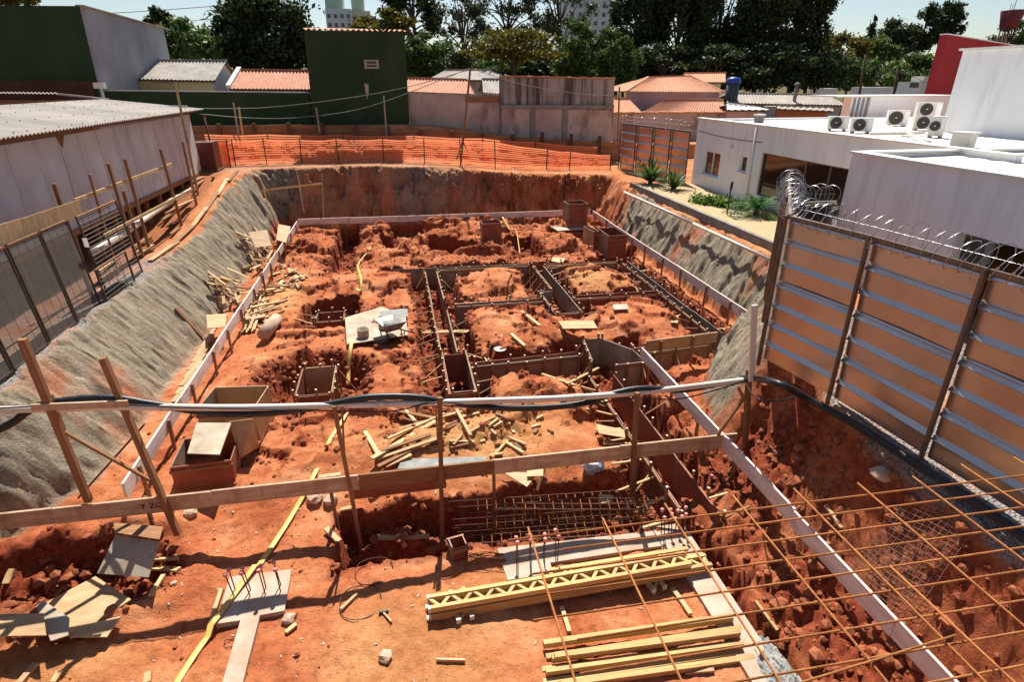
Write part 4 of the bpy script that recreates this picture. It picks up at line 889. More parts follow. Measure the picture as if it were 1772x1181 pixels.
for lb, px, a_ in [('girder offcut poking out under the left end of the yellow stack', (800, 1062), 1.7), ('girder offcut poking out under the right end of the yellow stack', (1130, 1012), 1.75)]:
    c = GP(*px) + Vector((0, .10, .05)); d = Vector((math.cos(a_), math.sin(a_), 0)); girder(lb, c - d * .24, c + d * .32, True, 'girder offcuts used as bearers')
ts = [((940, 1112), (1268, 1066), .09), ((945, 1128), (1285, 1078), .0), ((955, 1138), (1280, 1092), .10), ((938, 1150), (1287, 1103), .0), ((945, 1160), (1285, 1112), .09), ((940, 1172), (1280, 1120), .0), ((972, 1176), (1308, 1128), .0), ((960, 1142), (1275, 1100), .18)]
lbs = ['topmost back beam of the yellow timber stack', 'lower back beam of the yellow timber stack', 'second raised beam of the yellow timber stack', 'low middle beam of the yellow timber stack', 'raised front beam of the yellow timber stack', 'low front beam of the yellow timber stack', 'single yellow beam lying apart in front of the timber stack', 'upper middle beam lying loose on the timber stack']
for lb, (a, b, h) in zip(lbs, ts):
    A, B = PZ(*a, -.3), PZ(*b, -.3); tag(beam('timber_beam', Vector((A.x, A.y, gz(2.8, 5.3) + .055 + h)), Vector((B.x, B.y, gz(2.8, 5.3) + .055 + h)), .075, .085, M_yellow, j=.004), lb, 'timber beam', 'yellow timber beams')

# ------------------------------------------------------------------ rusty bar grid reaching in from the building behind
ZM = 4.3; kx = (CAMZ - ZM) / 2.0
T = thing('rebar_mat', 'rusty steel bar grid hanging over the near right corner', 'rebar mat', (1.2 * kx, 1.2 * kx, ZM))
for i, x in enumerate([.49, .87, 1.22, 1.6, 1.95, 2.32, 2.66, 3.02, 3.38, 3.74]):
    w = rng.uniform(-.02, .02); tube('bar', [Vector(((x + w) * kx, .2, ZM + .01)), Vector((x * kx, 1.2 * kx, ZM + .012)), Vector((x * kx, (2.19 + rng.uniform(-.03, .04)) * kx, ZM + .01))], .0064, M_rust, T, 6)
for i, y in enumerate([2.11, 2.005, 1.885, 1.765, 1.645, 1.525, 1.385, 1.255, 1.13, 1.0, .88]):
    x0 = (.38, .62, .45, .50, .40, .55, .52, .60, .7, .8, .9)[i]
    tube('bar', [Vector((x0 * kx, (y + .012) * kx, ZM - .008)), Vector((2 * kx, (y - .008) * kx, ZM - .006)), Vector((4.0 * kx, (y - .035) * kx, ZM - .008))], .0064, M_rust, T, 6)
tube('bar', [Vector((.9 * kx, 1.16 * kx, ZM + .03)), Vector((2.0 * kx, 1.26 * kx, ZM + .03))], .0064, M_rust, T, 6)
tube('bar', [Vector((2.02 * kx, 1.62 * kx, ZM + .03)), Vector((2.06 * kx, .3 * kx, ZM + .03))], .0064, M_rust, T, 6)
# sheet of thin welded mesh slumped down the near right bank
def gm(x, y): return sum(gz(x + a, y + b) for a in (-.3, -.15, 0, .15, .3) for b in (-.3, 0, .3)) / 15
T = thing('wire_mesh_sheet', 'thin grey wire mesh slumped down the near right bank', 'wire mesh', PZ(1600, 860, 1.95)); 
tl, tr_, br, bl = PZ(1575, 822, 2.1), PZ(1650, 790, 2.4), PZ(1560, 990, 1.0), PZ(1385, 905, -.1)
tl, tr_, br, bl = Vector((6.72, 5.3, 0)), Vector((6.85, 4.5, 0)), Vector((5.95, 4.3, 0)), Vector((5.88, 5.3, 0))
for k, (a0, a1, b0, b1, n) in enumerate(((tl, tr_, bl, br, 12), (tl, bl, tr_, br, 24))):
    for i in range(n + 1):
        u = i / n; A, B = a0.lerp(a1, u), b0.lerp(b1, u); L_ = [A.lerp(B, q / 6) for q in range(7)]
        tube('wire', [Vector((p.x, p.y, gm(p.x, p.y) + .16)) for p in L_], .0024, M_asb, T, 4)

# ------------------------------------------------------------------ left: mesh panels, rails, posts and the white shed
def gap_panel(label, y0, y1, X0, z0, z1, lean=.18, ply=False, dense=.034, rz=0):
    T = thing('mesh_panel', label, 'mesh panel', (X0, (y0 + y1) / 2, z0), 'steel mesh panels along the left bank')
    def W(y, t): return Vector((X0 - lean * t, y, z0 + (z1 - z0) * t))
    for y in (y0 + .02, y1 - .02): beam('frame_bar', W(y, 0), W(y, 1), .035, .035, M_mesh, T)
    for t in (.02, .985): beam('frame_rail', W(y0, t), W(y1, t), .045, .045, M_brown if t > .5 else M_mesh, T)
    V, F = [], []; n = int((z1 - z0) / dense)
    for i in range(1, n):
        t = i / n; tubegeo([W(y0, t), W(y1, t)], .011, 4, 1, V, F)
    for k in range(1, 4): tubegeo([W(y0 + (y1 - y0) * k / 4, 0), W(y0 + (y1 - y0) * k / 4, 1)], .008, 4, 1, V, F)
    obj('wire_grid', mesh('wire_grid', V, F, M_mesh), T)
ml = ['mesh panel at the very left edge of the bank', 'mesh panel second from the left edge', 'dark mesh panel below the first plywood board', 'mesh panel below the long plywood board', 'mesh panel carrying a white tag']
for (y0, y1), lb in zip([(9.1, 10.35), (10.4, 11.62), (11.66, 12.95), (13.0, 14.18), (14.22, 15.42)], ml): gap_panel(lb, y0, y1, -7.6, 1.66, 3.84)
tag(prism('white_tag', [PX(142, 412, -7.62), PX(150, 412, -7.62), PX(155, 428, -7.62), PX(147, 428, -7.62)][::-1], .01, M_wallw), 'small white tag hanging on a mesh panel', 'tag')
gap_panel('thin open mesh sheet leaning beyond the mesh panels', 15.9, 18.2, -7.62, 1.68, 3.80, .2, dense=.10)
gap_panel('low open mesh sheet in front of the thin one', 15.5, 17.3, -7.5, 1.66, 2.55, .05, dense=.10)
for lb, a, b, c, d in [('plywood board standing above the mesh at the left edge', (-60, 405), (38, 378), (42, 412), (-60, 442)), ('long plywood board standing above the mesh panels', (39, 378), (138, 345), (142, 372), (43, 411))]:
    tag(prism('plywood_hoarding', [PX(*q, -8.05) for q in (a, d, c, b)], .02, M_ply), lb, 'plywood board')
    
tag(beam('hand_rail', PX(130, 347, -8.2), PX(297, 284, -8.2), .04, .09, M_pine), 'pale hand rail plank in front of the white shed', 'rail')
tag(beam('hand_rail', PX(180, 408, -8.1), PX(332, 328, -8.1), .04, .09, M_pine), 'lower rail plank below the white shed', 'rail')
tag(tube('wrapped_pipe', smooth_path([PX(160, 438, -8.3), PX(220, 400, -8.25), PX(280, 358, -8.3), PX(330, 330, -8.3)], 4), .10, M_pvc, None, 10), 'white wrapped pipe running below the white shed', 'pipe')
for i, (a, b) in enumerate([((93, 318), (108, 350)), ((155, 302), (182, 395)), ((187, 283), (222, 395)), ((216, 275), (245, 378)), ((277, 257), (312, 378)), ((316, 245), (338, 345)), ((213, 330), (222, 350)), ((303, 142), (335, 300))]):
    X0 = -8.15 if i != 7 else -8.4; A = PX(*a, X0); B = PX(*b, X0); g_ = gz(B.x, B.y)
    lb = ['short post end rising behind the plywood boards', 'thin dark rod post by the mesh end', 'sturdy post carrying the hand rail by the mesh end', 'second sturdy post carrying the hand rail', 'post carrying the far end of the hand rail', 'post at the far end of the lower rail', 'stub post between the two rails', 'tall pale pole rising above the shed eave'][i]
    tag(beam('rail_post', A, Vector((B.x, B.y, g_ - .05)) if i not in (0, 6, 7) else Vector((B.x, B.y, gz(B.x, B.y))), .08 if i not in (1,) else .04, .07, M_brown if i != 7 else M_pine), lb, 'post', 'posts in front of the white shed')
for k in range(6):
    y = 19.2 + k * 1.9
    strip_ = beam('duckboard_plank', (-7.75 + .04 * k, y, gz(-7.7, y) + .05), (-7.65, y + 2.3, gz(-7.65, y + 2.3) + .06), .16, .04, (M_pine, M_brown)[k % 2])
    tag(strip_, ('first', 'second', 'third', 'fourth', 'fifth', 'sixth')[k] + ' walkway plank on the left bank counted from the mesh panels', 'plank', 'walkway planks on the left bank')
for k in range(14):
    y = 17.5 + rng.random() * 12; x = -8.1 - rng.random() * .8; a = rng.uniform(1.2, 1.9); L = rng.uniform(.6, 2.2); z = gz(x, y)
    tag(beam('stored_timber', (x - math.cos(a) * L / 2, y - math.sin(a) * L / 2, z + .05 + .1 * rng.random()), (x + math.cos(a) * L / 2, y + math.sin(a) * L / 2, z + .05 + .1 * rng.random()), .1, .05, rng.choice((M_brown, M_dark, M_pine))), 'timber stored on the ground under the shed edge', 'timber', 'timber stored under the shed')
# the shed
XW, YE = -9.2, 30.7; ZF, ZW = 2.96, 5.42
T = thing('white_shed', 'long white panelled site shed on stilts with corrugated roof', 'shed', (XW, 20, 1.7))
y = YE; k = 0
while y > 4:
    w = 1.22 if k % 3 else 1.10
    obj('wall_panel', mesh('wall_panel', [(-.012, -w / 2 + .012, ZF - 4.2), (.012, -w / 2 + .012, ZF - 4.2), (.012, w / 2 - .012, ZF - 4.2), (-.012, w / 2 - .012, ZF - 4.2), (-.012, -w / 2 + .012, ZW - 4.2), (.012, -w / 2 + .012, ZW - 4.2), (.012, w / 2 - .012, ZW - 4.2), (-.012, w / 2 - .012, ZW - 4.2)], BOXF, M_shedwall), T, (XW + rng.uniform(-.006, .006), y - w / 2, 4.2), (0, 0, rng.uniform(-.006, .006)))
    y -= w; k += 1
block('back_lining', (XW - .06, (YE + 4) / 2, (ZF + ZW) / 2), (.04, YE - 4 - .05, ZW - ZF - .02), M_dark, T)
block('end_wall', (XW - 1.9, YE - .02, (ZF + ZW) / 2 + .2), (3.8, .03, ZW - ZF + .4), M_shedwall, T)
block('sill_beam', (XW + .02, (YE + 4) / 2, ZF - .08), (.10, YE - 4, .14), M_brown, T)
block('floor', (XW - 2, (YE + 4) / 2, ZF - .2), (3.9, YE - 4, .06), M_dark, T)
for k in range(18):
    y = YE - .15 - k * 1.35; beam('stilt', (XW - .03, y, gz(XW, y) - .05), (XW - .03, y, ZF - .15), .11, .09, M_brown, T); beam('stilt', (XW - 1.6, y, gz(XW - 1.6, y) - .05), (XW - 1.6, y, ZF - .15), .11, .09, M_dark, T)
for k in range(5):
    a = YE + .35 - k * 5.5; b = a - 5.56
    wavy('roof_sheet', (-8.62, b, 5.64 + .006 * (k % 2)), (-8.62, a, 5.64 + .006 * (k % 2)), (-12.75, a, 6.07 + .006 * (k % 2)), (-12.75, b, 6.07 + .006 * (k % 2)), .177, .026, M_shedroof, T, 3)
beam('eave_batten', (-8.95, 4, 5.56), (-8.95, YE + .3, 5.56), .05, .08, M_brown, T)
for r_ in range(4):
    V, F = [], []
    for k in range(40): addbox(V, F, (-8.85 - r_ * 1.2, YE - .1 - k * .71 + rng.uniform(-.1, .1), 5.70 + r_ * .125), (.02, .02, .03))
    o = obj('roof_bolts', mesh('roof_bolts', V, F, M_mesh), T); o['kind'] = 'stuff'
prism('patch', [Vector((XW + .03, 18.9, 5.42)), Vector((XW + .03, 19.35, 5.42)), Vector((XW + .03, 19.1, 5.1))][::-1], .01, M_brown, T)
# second roof and lamp behind
T = thing('lean_to', 'low lean-to with a rusty corrugated edge behind the shed', 'lean-to', (-17, 33, 2.8))
wavy('roof_sheet', PY(-80, 160, 33), PY(100, 162, 33), PY(100, 160, 36), PY(-80, 158, 36), .177, .03, M_asb, T, 2); block('wall', ((PY(-80, 160, 33).x + PY(100, 160, 33).x) / 2, 33.3, 4.5), (8, .1, 3.0), M_brown, T)
beam('edge_board', PY(100, 163, 33), PY(188, 172, 31.5), .06, .08, M_asb, T)
q = PY(180, 172, 34); T = thing('flood_lamp', 'white box lamp on a short stand behind the shed roof', 'lamp', (q.x, q.y, q.z - .5)); block('housing', (q.x - .03, q.y, q.z + .62), (.46, .3, .26), M_acw, T); beam('stand', (q.x, q.y, q.z - .6), (q.x, q.y, q.z + .52), .07, .07, M_acw, T)
T = thing('equipment_box', 'dark red metal box at the end of the white shed', 'metal box', (-8.75, 31.9, 2.8)); block('cabinet', (-9.0, 31.5, 3.55), (.9, 1.0, 1.25), paint('dark_red_box', (.11, .02, .014), None, 2, .5), T); block('skid', (-9.0, 31.5, 2.87), (1.0, 1.1, .12), M_dark, T); tube('mast', [Vector((-8.9, 32.2, 2.8)), Vector((-9.0, 32.2, 5.2))], .04, M_dark, T, 6)

# ------------------------------------------------------------------ far end: orange safety net, sheeting timbers, poles and wires
def net(label, pts, zt, group='orange safety nets', posts=True, sag=.06, rows=11):
    pts = [Vector(p) for p in pts]; T = thing('safety_net', label, 'safety net', pts[0], group)
    V, F = [], []; P = []; 
    for i in range(len(pts) - 1):
        for k in range(8): P.append((pts[i].lerp(pts[i + 1], k / 8), zt[i] * (1 - k / 8) + zt[i + 1] * k / 8, math.sin(math.pi * k / 8)))
    P.append((pts[-1], zt[-1], 0))
    for r_ in range(rows):
        b = len(V)
        for j_, (p, z1, sg) in enumerate(P):
            n_ = .10 * math.sin(j_ * 1.3 + r_ * .5) * sg; dy = n_ + .05 * math.sin(r_ * 1.7)
            z0 = p.z; hgt = z1 - z0 - sag * sg * (r_ / rows); f0 = (r_ + .16) / rows; f1 = (r_ + .70 + (.14 if (r_ == rows - 1) else 0)) / rows
            V.append((p.x, p.y + dy, z0 + hgt * f0)); V.append((p.x, p.y + dy + .01, z0 + hgt * f1))
        for j_ in range(len(P) - 1): F.append((b + 2 * j_, b + 2 * j_ + 2, b + 2 * j_ + 3, b + 2 * j_ + 1))
    obj('net', mesh('net', V, F, M_net), T)
    V, F = [], []
    for i in range(len(P) * 2 - 1):
        a = P[i // 2]; p = a[0] if i % 2 == 0 else (a[0] + P[min(i // 2 + 1, len(P) - 1)][0]) / 2; addbox(V, F, (p.x, p.y + .02, (p.z + a[1]) / 2 - .03), (.022, .004, (a[1] - p.z) * .9))
    obj('net_strands', mesh('net_strands', V, F, M_net), T)
    if posts:
        for p, z1 in zip(pts, zt): beam('post', p + Vector((rng.uniform(-.03, .03), -.06, -.1)), Vector((p.x + rng.uniform(-.05, .05), p.y - .05, z1 + .06)), .05, .05, M_dark, T)
fp = [(385, 286, 2.75, 33.3), (408, 284, 2.8, 33.4), (461, 280, 2.8, 33.5), (523, 281, 2.8, 33.5), (587, 279, 2.8, 33.6), (664, 278, 2.8, 33.6), (734, 278, 2.8, 33.6), (797, 279, 2.75, 33.6), (857, 281, 2.65, 33.6), (946, 290, 2.4, 33.5), (985, 293, 2.32, 33.3), (1055, 295, 2.2, 33.0)]
pts = []; zt = []
for px, py, z, y in fp: 
    q = PY(px, py, y); pts.append((q.x, y, gz(q.x, y)))
tp = [247, 243, 240, 241, 240, 240, 240, 242, 245, 258, 262, 268]
zt = [PY(f_[0], t_p, f_[3]).z for f_, t_p in zip(fp, tp)]
net('orange safety net along the far rim of the pit', pts, zt)
pts2 = [(-10.3, 36.1), (-7, 36.1), (-3, 36.2), (1, 36.2), (5, 36.1), (8.2, 35.9), (11.9, 35.3)]; z2 = [4.2, 4.15, 4.05, 3.95, 3.75, 3.5, 3.2]
net('second orange net behind the rim net, below the timbers', [(x, y, gz(x, y)) for x, y in pts2], z2)
net('slack orange net closing the gap beside the white shed', [(-9.3, 30.9, 2.72), (-8.7, 32.2, 2.75), (-8.5, 33.3, 2.8)], [3.95, 4.05, 4.1])
# timber sheeting
def tline(x): return 4.55 + (3.28 - 4.55) * max(0, min(1, (x + 4) / 17))
T = thing('timber_sheeting', 'brown timber sheeting with dark posts below the boundary walls', 'retaining boards', (0, 37, 2.8)); x = -11.5
while x < 13.6:
    w = 1.85
    for k in range(5):
        zt_ = tline(x + w / 2); z = zt_ - .10 - k * .21
        if z > 2.2: beam('plank', (x + .02, 36.98, z), (x + w, 36.98 + rng.uniform(-.02, .02), z + rng.uniform(-.02, .02)), .05, .195, M_brown, T)
    beam('post', (x, 36.86, 2.2), (x, 36.86, tline(x) + .12 + (.25 if x > 7 else 0)), .2, .12, M_dark, T); x += w
# bamboo pole, wires, small stakes
q0, q1 = PY(797, 281, 33.3), PY(814, 117, 33.3)
T = thing('tall_pole', 'tall thin wooden pole with props behind the pit rim', 'pole', (q0.x, q0.y, gz(q0.x, q0.y)))
beam('shaft', q0 + Vector((0, 0, -.1)), q1, .10, .10, M_brown, T); beam('prop', PY(790, 276, 33.2), PY(802, 238, 33.25), .06, .05, M_brown, T); beam('prop', PY(809, 262, 33.2), PY(797, 235, 33.25), .06, .05, M_brown, T)
def wire(label, pts, r=.018, m=M_wirec): tag(tube('overhead_wire', smooth_path(pts, 8), r, m, None, 5), label, 'wire', 'overhead wires')
wire('upper slack cable in front of the green walls', [PY(330, 188, 34), PY(460, 186, 35), PY(600, 170, 35), PY(707, 150, 34.5), PY(814, 120, 33.3)])
wire('lower slack cable in front of the green walls', [PY(345, 197, 34), PY(430, 204, 35), PY(520, 203, 35), PY(640, 184, 34.5), PY(814, 118, 33.3)])
wire('cable from the tall pole towards the metal fence', [PY(814, 118, 33.3), PY(900, 145, 33.6), PY(1000, 162, 34), PY(1072, 166, 34)], .014)
wire('high cable crossing the sky at the left', [PY(-50, 30, 70), PY(200, 22, 70), PY(430, 6, 70)], .03)
wire('thin high line below the high cable', [PY(300, 38, 80), PY(390, 30, 80), PY(520, 10, 80)], .025)
for lb, a, b, m in [('pale stake in front of the green wall by the orange one', (404, 178), (412, 232), M_asb), ('orange-brown stake rising from the timbers', (413, 185), (420, 235), M_pine), ('short pale stake in the middle of the green wall', (547, 186), (551, 210), M_asb), ('crooked pale stake near the end of the green wall', (664, 165), (668, 222), M_asb), ('thin pole at the left end of the metal fence', (1072, 150), (1070, 235), M_brown), ('dark leaning rod at the corner of the shed net', (353, 198), (362, 248), M_dark)]:
    tag(beam('marker_stake', PY(*a, 36.7), PY(*b, 36.7) + Vector((0, 0, -.6)), .09, .06, m), lb, 'stake')
T = thing('access_frame', 'rough timber ladder frame against the far wall of the pit', 'timber frame', (-4.6, 30.6, 0))
beam('post', PY(514, 297, 31.4), PY(526, 366, 30.7), .06, .06, M_pine, T); beam('post', PY(512, 330, 30.9), PY(512, 378, 30.4), .04, .04, M_brown, T); beam('post', PY(557, 300, 31.3), PY(562, 412, 30.2), .06, .06, M_pine, T)
beam('rail', PY(458, 329, 30.7), PY(557, 318, 30.9), .03, .09, M_pine, T); beam('rail', PY(512, 298, 31.4), PY(575, 296, 31.4), .03, .05, M_brown, T)

# ------------------------------------------------------------------ right: sheet metal fences with razor wire
def metal_fence(label, pts, z0s, hgt, pitch, inner, posts_n, group='sheet metal fences'):
    """ribbed sheets laid horizontally between posts; inner = the side towards the pit"""
    T = thing('metal_fence', label, 'metal fence', (*pts[0], z0s[0]), group); inner = Vector(inner)
    prof = []; n = int(round(hgt / pitch))
    for (xa, ya), (xb, yb), za, zb, k in zip(pts, pts[1:], z0s, z0s[1:], posts_n):
        A, B = Vector((xa, ya, za)), Vector((xb, yb, zb)); u = (B - A)
        for b in range(k):
            P, Q = A + u * (b / k), A + u * ((b + 1) / k); r = 0; P0 = P + u.normalized() * .02; Q0 = Q - u.normalized() * .02
            while r < n:
                m = min(2, n - r); pr = []
                z = r * pitch + .05
                for i in range(m):
                    zz = z + i * pitch
                    pr += [(zz, .0), (zz + pitch * .75, .006), (zz + pitch * .765, .05), (zz + pitch * .79, .055), (zz + pitch * .96, .006), (zz + pitch * .985, .0)]
                    if i == m - 1: pr += [(zz + pitch * .99, .03), (zz + pitch * 1.06, .008)]
                V = []; F = []; c = (P0 + Q0) / 2; w = rng.uniform(-.004, .004)
                ns = 6
                for (h_, o_) in pr:
                    for s in range(ns + 1):
                        t = s / ns; bow = .012 * math.sin(math.pi * t) * (1 if r % 4 else -1)
                        V.append(P0.lerp(Q0, t) + Vector((0, 0, h_)) + inner * (o_ + bow + w) - c)
                for i in range(len(pr) - 1):
                    for s in range(ns): a = i * (ns + 1) + s; F.append((a, a + 1, a + ns + 2, a + ns + 1))
                obj('sheet', mesh('sheet', V, F, M_galv), T, c); r += m
            beam('post', P + inner * .085 - Vector((0, 0, .1)), P + inner * .085 + Vector((0, 0, hgt + .08)), .05, .05, M_frame, T)
            for h_ in (hgt + .05,): beam('rail', P0 + inner * .03 + Vector((0, 0, h_)), Q0 + inner * .03 + Vector((0, 0, h_)), .05, .06, M_frame, T)
        beam('post', B + inner * .085 - Vector((0, 0, .1)), B + inner * .085 + Vector((0, 0, hgt + .08)), .05, .05, M_frame, T)
    return T
def razor(label, pts, rad, per_m, r=.006, group='coils of razor wire', jit=.12):
    pts = smooth_path(pts, 6); L = sum((b - a).length for a, b in zip(pts, pts[1:])); n = int(L * per_m * 18); out = []; 
    cum = [0]
    for a, b in zip(pts, pts[1:]): cum.append(cum[-1] + (b - a).length)
    for i in range(n + 1):
        s = L * i / n; k = max(0, min(len(pts) - 2, next(j for j in range(len(cum)) if cum[j] >= s - 1e-9) - 1)) if s > 0 else 0
        t = (s - cum[k]) / max(1e-6, cum[k + 1] - cum[k]); p = pts[k].lerp(pts[k + 1], t); u = (pts[k + 1] - pts[k]).normalized(); a = Vector((0, 0, 1)); v = u.cross(a).normalized()
        ph = i / 18 * math.tau; rr = rad * (1 + jit * math.sin(ph * .37) + jit * .6 * math.sin(ph * .83 + 1))
        out.append(p + v * (rr * math.cos(ph)) + a * (rr * math.sin(ph)) + u * (.10 * math.sin(ph * 1.0 + .5)))
    T = thing('razor_wire', label, 'razor wire', pts[0], group); tube('coil', out, r, M_wire, T, 4, .5)
    V, F = [], []
    for i in range(0, len(out), 3):
        p = out[i]; addbox(V, F, p, (.035, .004, .014), 0, rng.uniform(0, 3.1))
    o = obj('barbs', mesh('barbs', V, F, M_wire), T); o['kind'] = 'stuff'
    tube('guide_wire', [p + Vector((0, 0, rad * .2)) for p in pts], .0025, M_wire, T, 4)
    return T
metal_fence('tall ribbed metal fence along the near right bank', [(6.66, 9.1), (6.92, 7.45), (7.04, 5.67), (7.14, 3.9), (7.22, 2.1), (7.3, .3)], [1.86, 1.88, 1.9, 1.93, 1.97, 2.0], 2.73, .39, (-1, -.06, 0), [1, 1, 1, 1, 1])
metal_fence('short metal fence return seen end-on at the corner', [(6.72, 9.14), (8.9, 12.4)], [1.86, 1.9], 2.73, .39, (-.83, .55, 0), [2])
razor('razor wire coil along the top of the near metal fence', [Vector((6.7, 9.1, 4.75)), Vector((6.95, 7.45, 4.76)), Vector((7.08, 5.67, 4.78)), Vector((7.18, 3.9, 4.80)), Vector((7.26, 1.5, 4.85))], .24, 5.0, .0075)
razor('dense razor wire bunched on the fence return', [Vector((6.7, 9.15, 4.78)), Vector((7.6, 10.5, 4.76)), Vector((8.9, 12.4, 4.75))], .20, 6.0, jit=.3)
razor('razor wire over the dark gate beside the white house', [Vector((8.9, 12.4, 4.5)), Vector((9.9, 13.2, 4.2)), Vector((11.4, 13.9, 4.0))], .27, 3.0)
metal_fence('distant ribbed metal fence beside the garden', [(12.55, 33.1), (14.25, 28.1)], [2.1, 2.0], 2.5, .42, (-.95, -.32, 0), [4])
razor('razor wire coil on the distant metal fence', [Vector((12.5, 33.1, 4.80)), Vector((13.4, 30.6, 4.80)), Vector((14.3, 28.0, 4.78))], .27, 3.2)
T = thing('dark_gate', 'black sheet gate between fence and white house', 'gate', (10.4, 13.9, 1.9)); block('leaf', (10.92, 13.95, 2.85), (1.15, .06, 1.9), paint('black_gate', (.012, .012, .013), None, 3, .4), T); beam('top_bar', (10.34, 13.95, 3.84), (11.5, 13.95, 3.84), .08, .06, M_frame, T)

# ------------------------------------------------------------------ garden strip
gp = [(11.5, 14.4), (14.45, 14.4), (14.45, 27.9), (14.0, 28.2), (11.7, 28.2)]
o = prism('garden_bed', [Vector((x, y, 2.10)) for x, y in gp], .25, M_sand); o['kind'] = 'structure'; o['label'] = 'pale sand bed of the garden strip'
T = thing('garden_kerb', 'grey concrete kerb edging the sand bed', 'kerb', (11.4, 21, 1.9)); o = T
for k in range(7): beam('kerb_stone', (11.42 + rng.uniform(-.02, .02), 14.3 + k * 2.0, 2.02), (11.42, 16.28 + k * 2.0, 2.02), .16, .32, M_kerb, T)
pp = [PX(1080, 333, 10.75), PX(1200, 388, 10.75), PX(1335, 452, 10.75)]
T = thing('drain_pipe', 'long white pipe lying along the rim below the garden', 'pipe', pp[0])
for a, b in zip(pp, pp[1:]): tube('pipe_length', [Vector((a.x, a.y, a.z + .02)), Vector((b.x, b.y, b.z + .02))], .055, M_pvc, T, 10)
def fronds(name, label, c, n, L, wd, mat, cat, up=(.3, 1.2), droop=.5, leaflet=True, group=None):
    T = thing(name, label, cat, c, group); C = Vector(c)
    for i in range(n):
        a = i * 2.399 + rng.uniform(-.2, .2); el = rng.uniform(*up); l = L * rng.uniform(.8, 1.1); V, F = [], []; d = Vector((math.cos(a) * math.cos(el), math.sin(a) * math.cos(el), math.sin(el))); s = Vector((-math.sin(a), math.cos(a), 0)); N = 10 if leaflet else 5
        P = [d * (l * k / N) + Vector((0, 0, -droop * l * (k / N) ** 2)) for k in range(N + 1)]
        if leaflet:
            for k in range(1, N + 1):
                for sg in (-1, 1):
                    b = len(V); w = wd * math.sin(math.pi * min(.97, (k + 1) / (N + 2))); q = P[k]; f = (P[k] - P[k - 1])
                    V += [q, q + s * sg * w + f * .8 + Vector((0, 0, .02)), q + f * .55]; F.append((b, b + 1, b + 2))
        for k in range(N + 1):
            w = (wd * .06 if leaflet else wd * (1 - (k / N) ** 1.5) + .003); V += [P[k] - s * w, P[k] + s * w]
        b = len(V) - 2 * (N + 1)
        for k in range(N): F.append((b + 2 * k, b + 2 * k + 1, b + 2 * k + 3, b + 2 * k + 2))
        obj('frond', mesh('frond', V, F, mat), T, C + Vector((0, 0, .12)))
    lathe('stem', [(.12, -.05), (.13, .1), (.05, .2)], M_bark, T, C, 8); return T
q = PZ(1308, 372, 2.1); fronds('cycad', 'round dark green cycad on the sand bed', (q.x, q.y, 2.1), 60, 1.5, .20, L_cycad, 'cycad')
for lb, px, n, L in [('big spiky bush beside the distant metal fence', (1125, 318), 70, 1.7), ('smaller spiky plant next to the big bush', (1165, 328), 46, 1.3), ('tall pale spiky plant behind the big bush', (1118, 300), 34, 2.0)]:
    q = PZ(*px, 2.1); fronds('spiky_plant', lb, (q.x, q.y, 2.05), n, L, .075, L_mid, 'plant', (.3, 1.4), .25, False)
def leafcloud(cl, n, size, seed=0):
    """leaf quads scattered through ellipsoid clumps (cx,cy,cz,rx,ry,rz)"""
    g_ = np.random.default_rng(seed); out = []
    cl = np.array(cl); vol = (cl[:, 3] * cl[:, 4] * cl[:, 5]) ** .8; pick = g_.choice(len(cl), n, p=vol / vol.sum()); C = cl[pick]
    d = g_.normal(size=(n, 3)); d /= np.linalg.norm(d, axis=1)[:, None]; r = np.abs(g_.normal(.62, .33, n))
    P = C[:, :3] + d * r[:, None] * C[:, 3:6]
    u = g_.normal(size=(n, 3)); u /= np.linalg.norm(u, axis=1)[:, None]; v = np.cross(u, d + .6 * g_.normal(size=(n, 3))); v /= np.linalg.norm(v, axis=1)[:, None] + 1e-6
    s = size * g_.uniform(.6, 1.35, n)[:, None]
    Q = np.stack([P - u * s, P + v * s * .55, P + u * s, P - v * s * .55], 1).reshape(-1, 3)
    return Q, np.arange(n * 4).reshape(n, 4)
def fastmesh(name, V, Q, mat):
    me = bpy.data.meshes.new(name); n = len(V); me.vertices.add(n); me.vertices.foreach_set('co', V.astype(np.float32).reshape(-1)); me.loops.add(Q.size); me.loops.foreach_set('vertex_index', Q.reshape(-1).astype(np.int32))
    me.polygons.add(len(Q)); me.polygons.foreach_set('loop_start', np.arange(0, Q.size, 4, dtype=np.int32)); me.polygons.foreach_set('loop_total', np.full(len(Q), 4, np.int32)); me.update(calc_edges=True); me.materials.append(mat); return me
a, b = PZ(1205, 350, 2.1), PZ(1282, 362, 2.1)
cl = [(a.x + (b.x - a.x) * t + rng.uniform(-.1, .1), a.y + (b.y - a.y) * t, 2.2, .4, .5, .28) for t in np.linspace(0, 1, 9)]
V, Q = leafcloud(cl, 2600, .07, 5); tag(obj('low_hedge', fastmesh('low_hedge', V, Q, L_hedge)), 'low bright green hedge plants on the sand bed', 'hedge')
q0, q1 = PZ(1258, 372, 2.1), None; T = thing('garden_light', 'thin black garden lamp post on the sand bed', 'lamp post', q0); tube('pole', [q0, q0 + Vector((0, 0, 1.0))], .025, M_black, T, 6); tube('head', [q0 + Vector((0, 0, .95)), q0 + Vector((.02, 0, 1.25))], .05, M_black, T, 8)

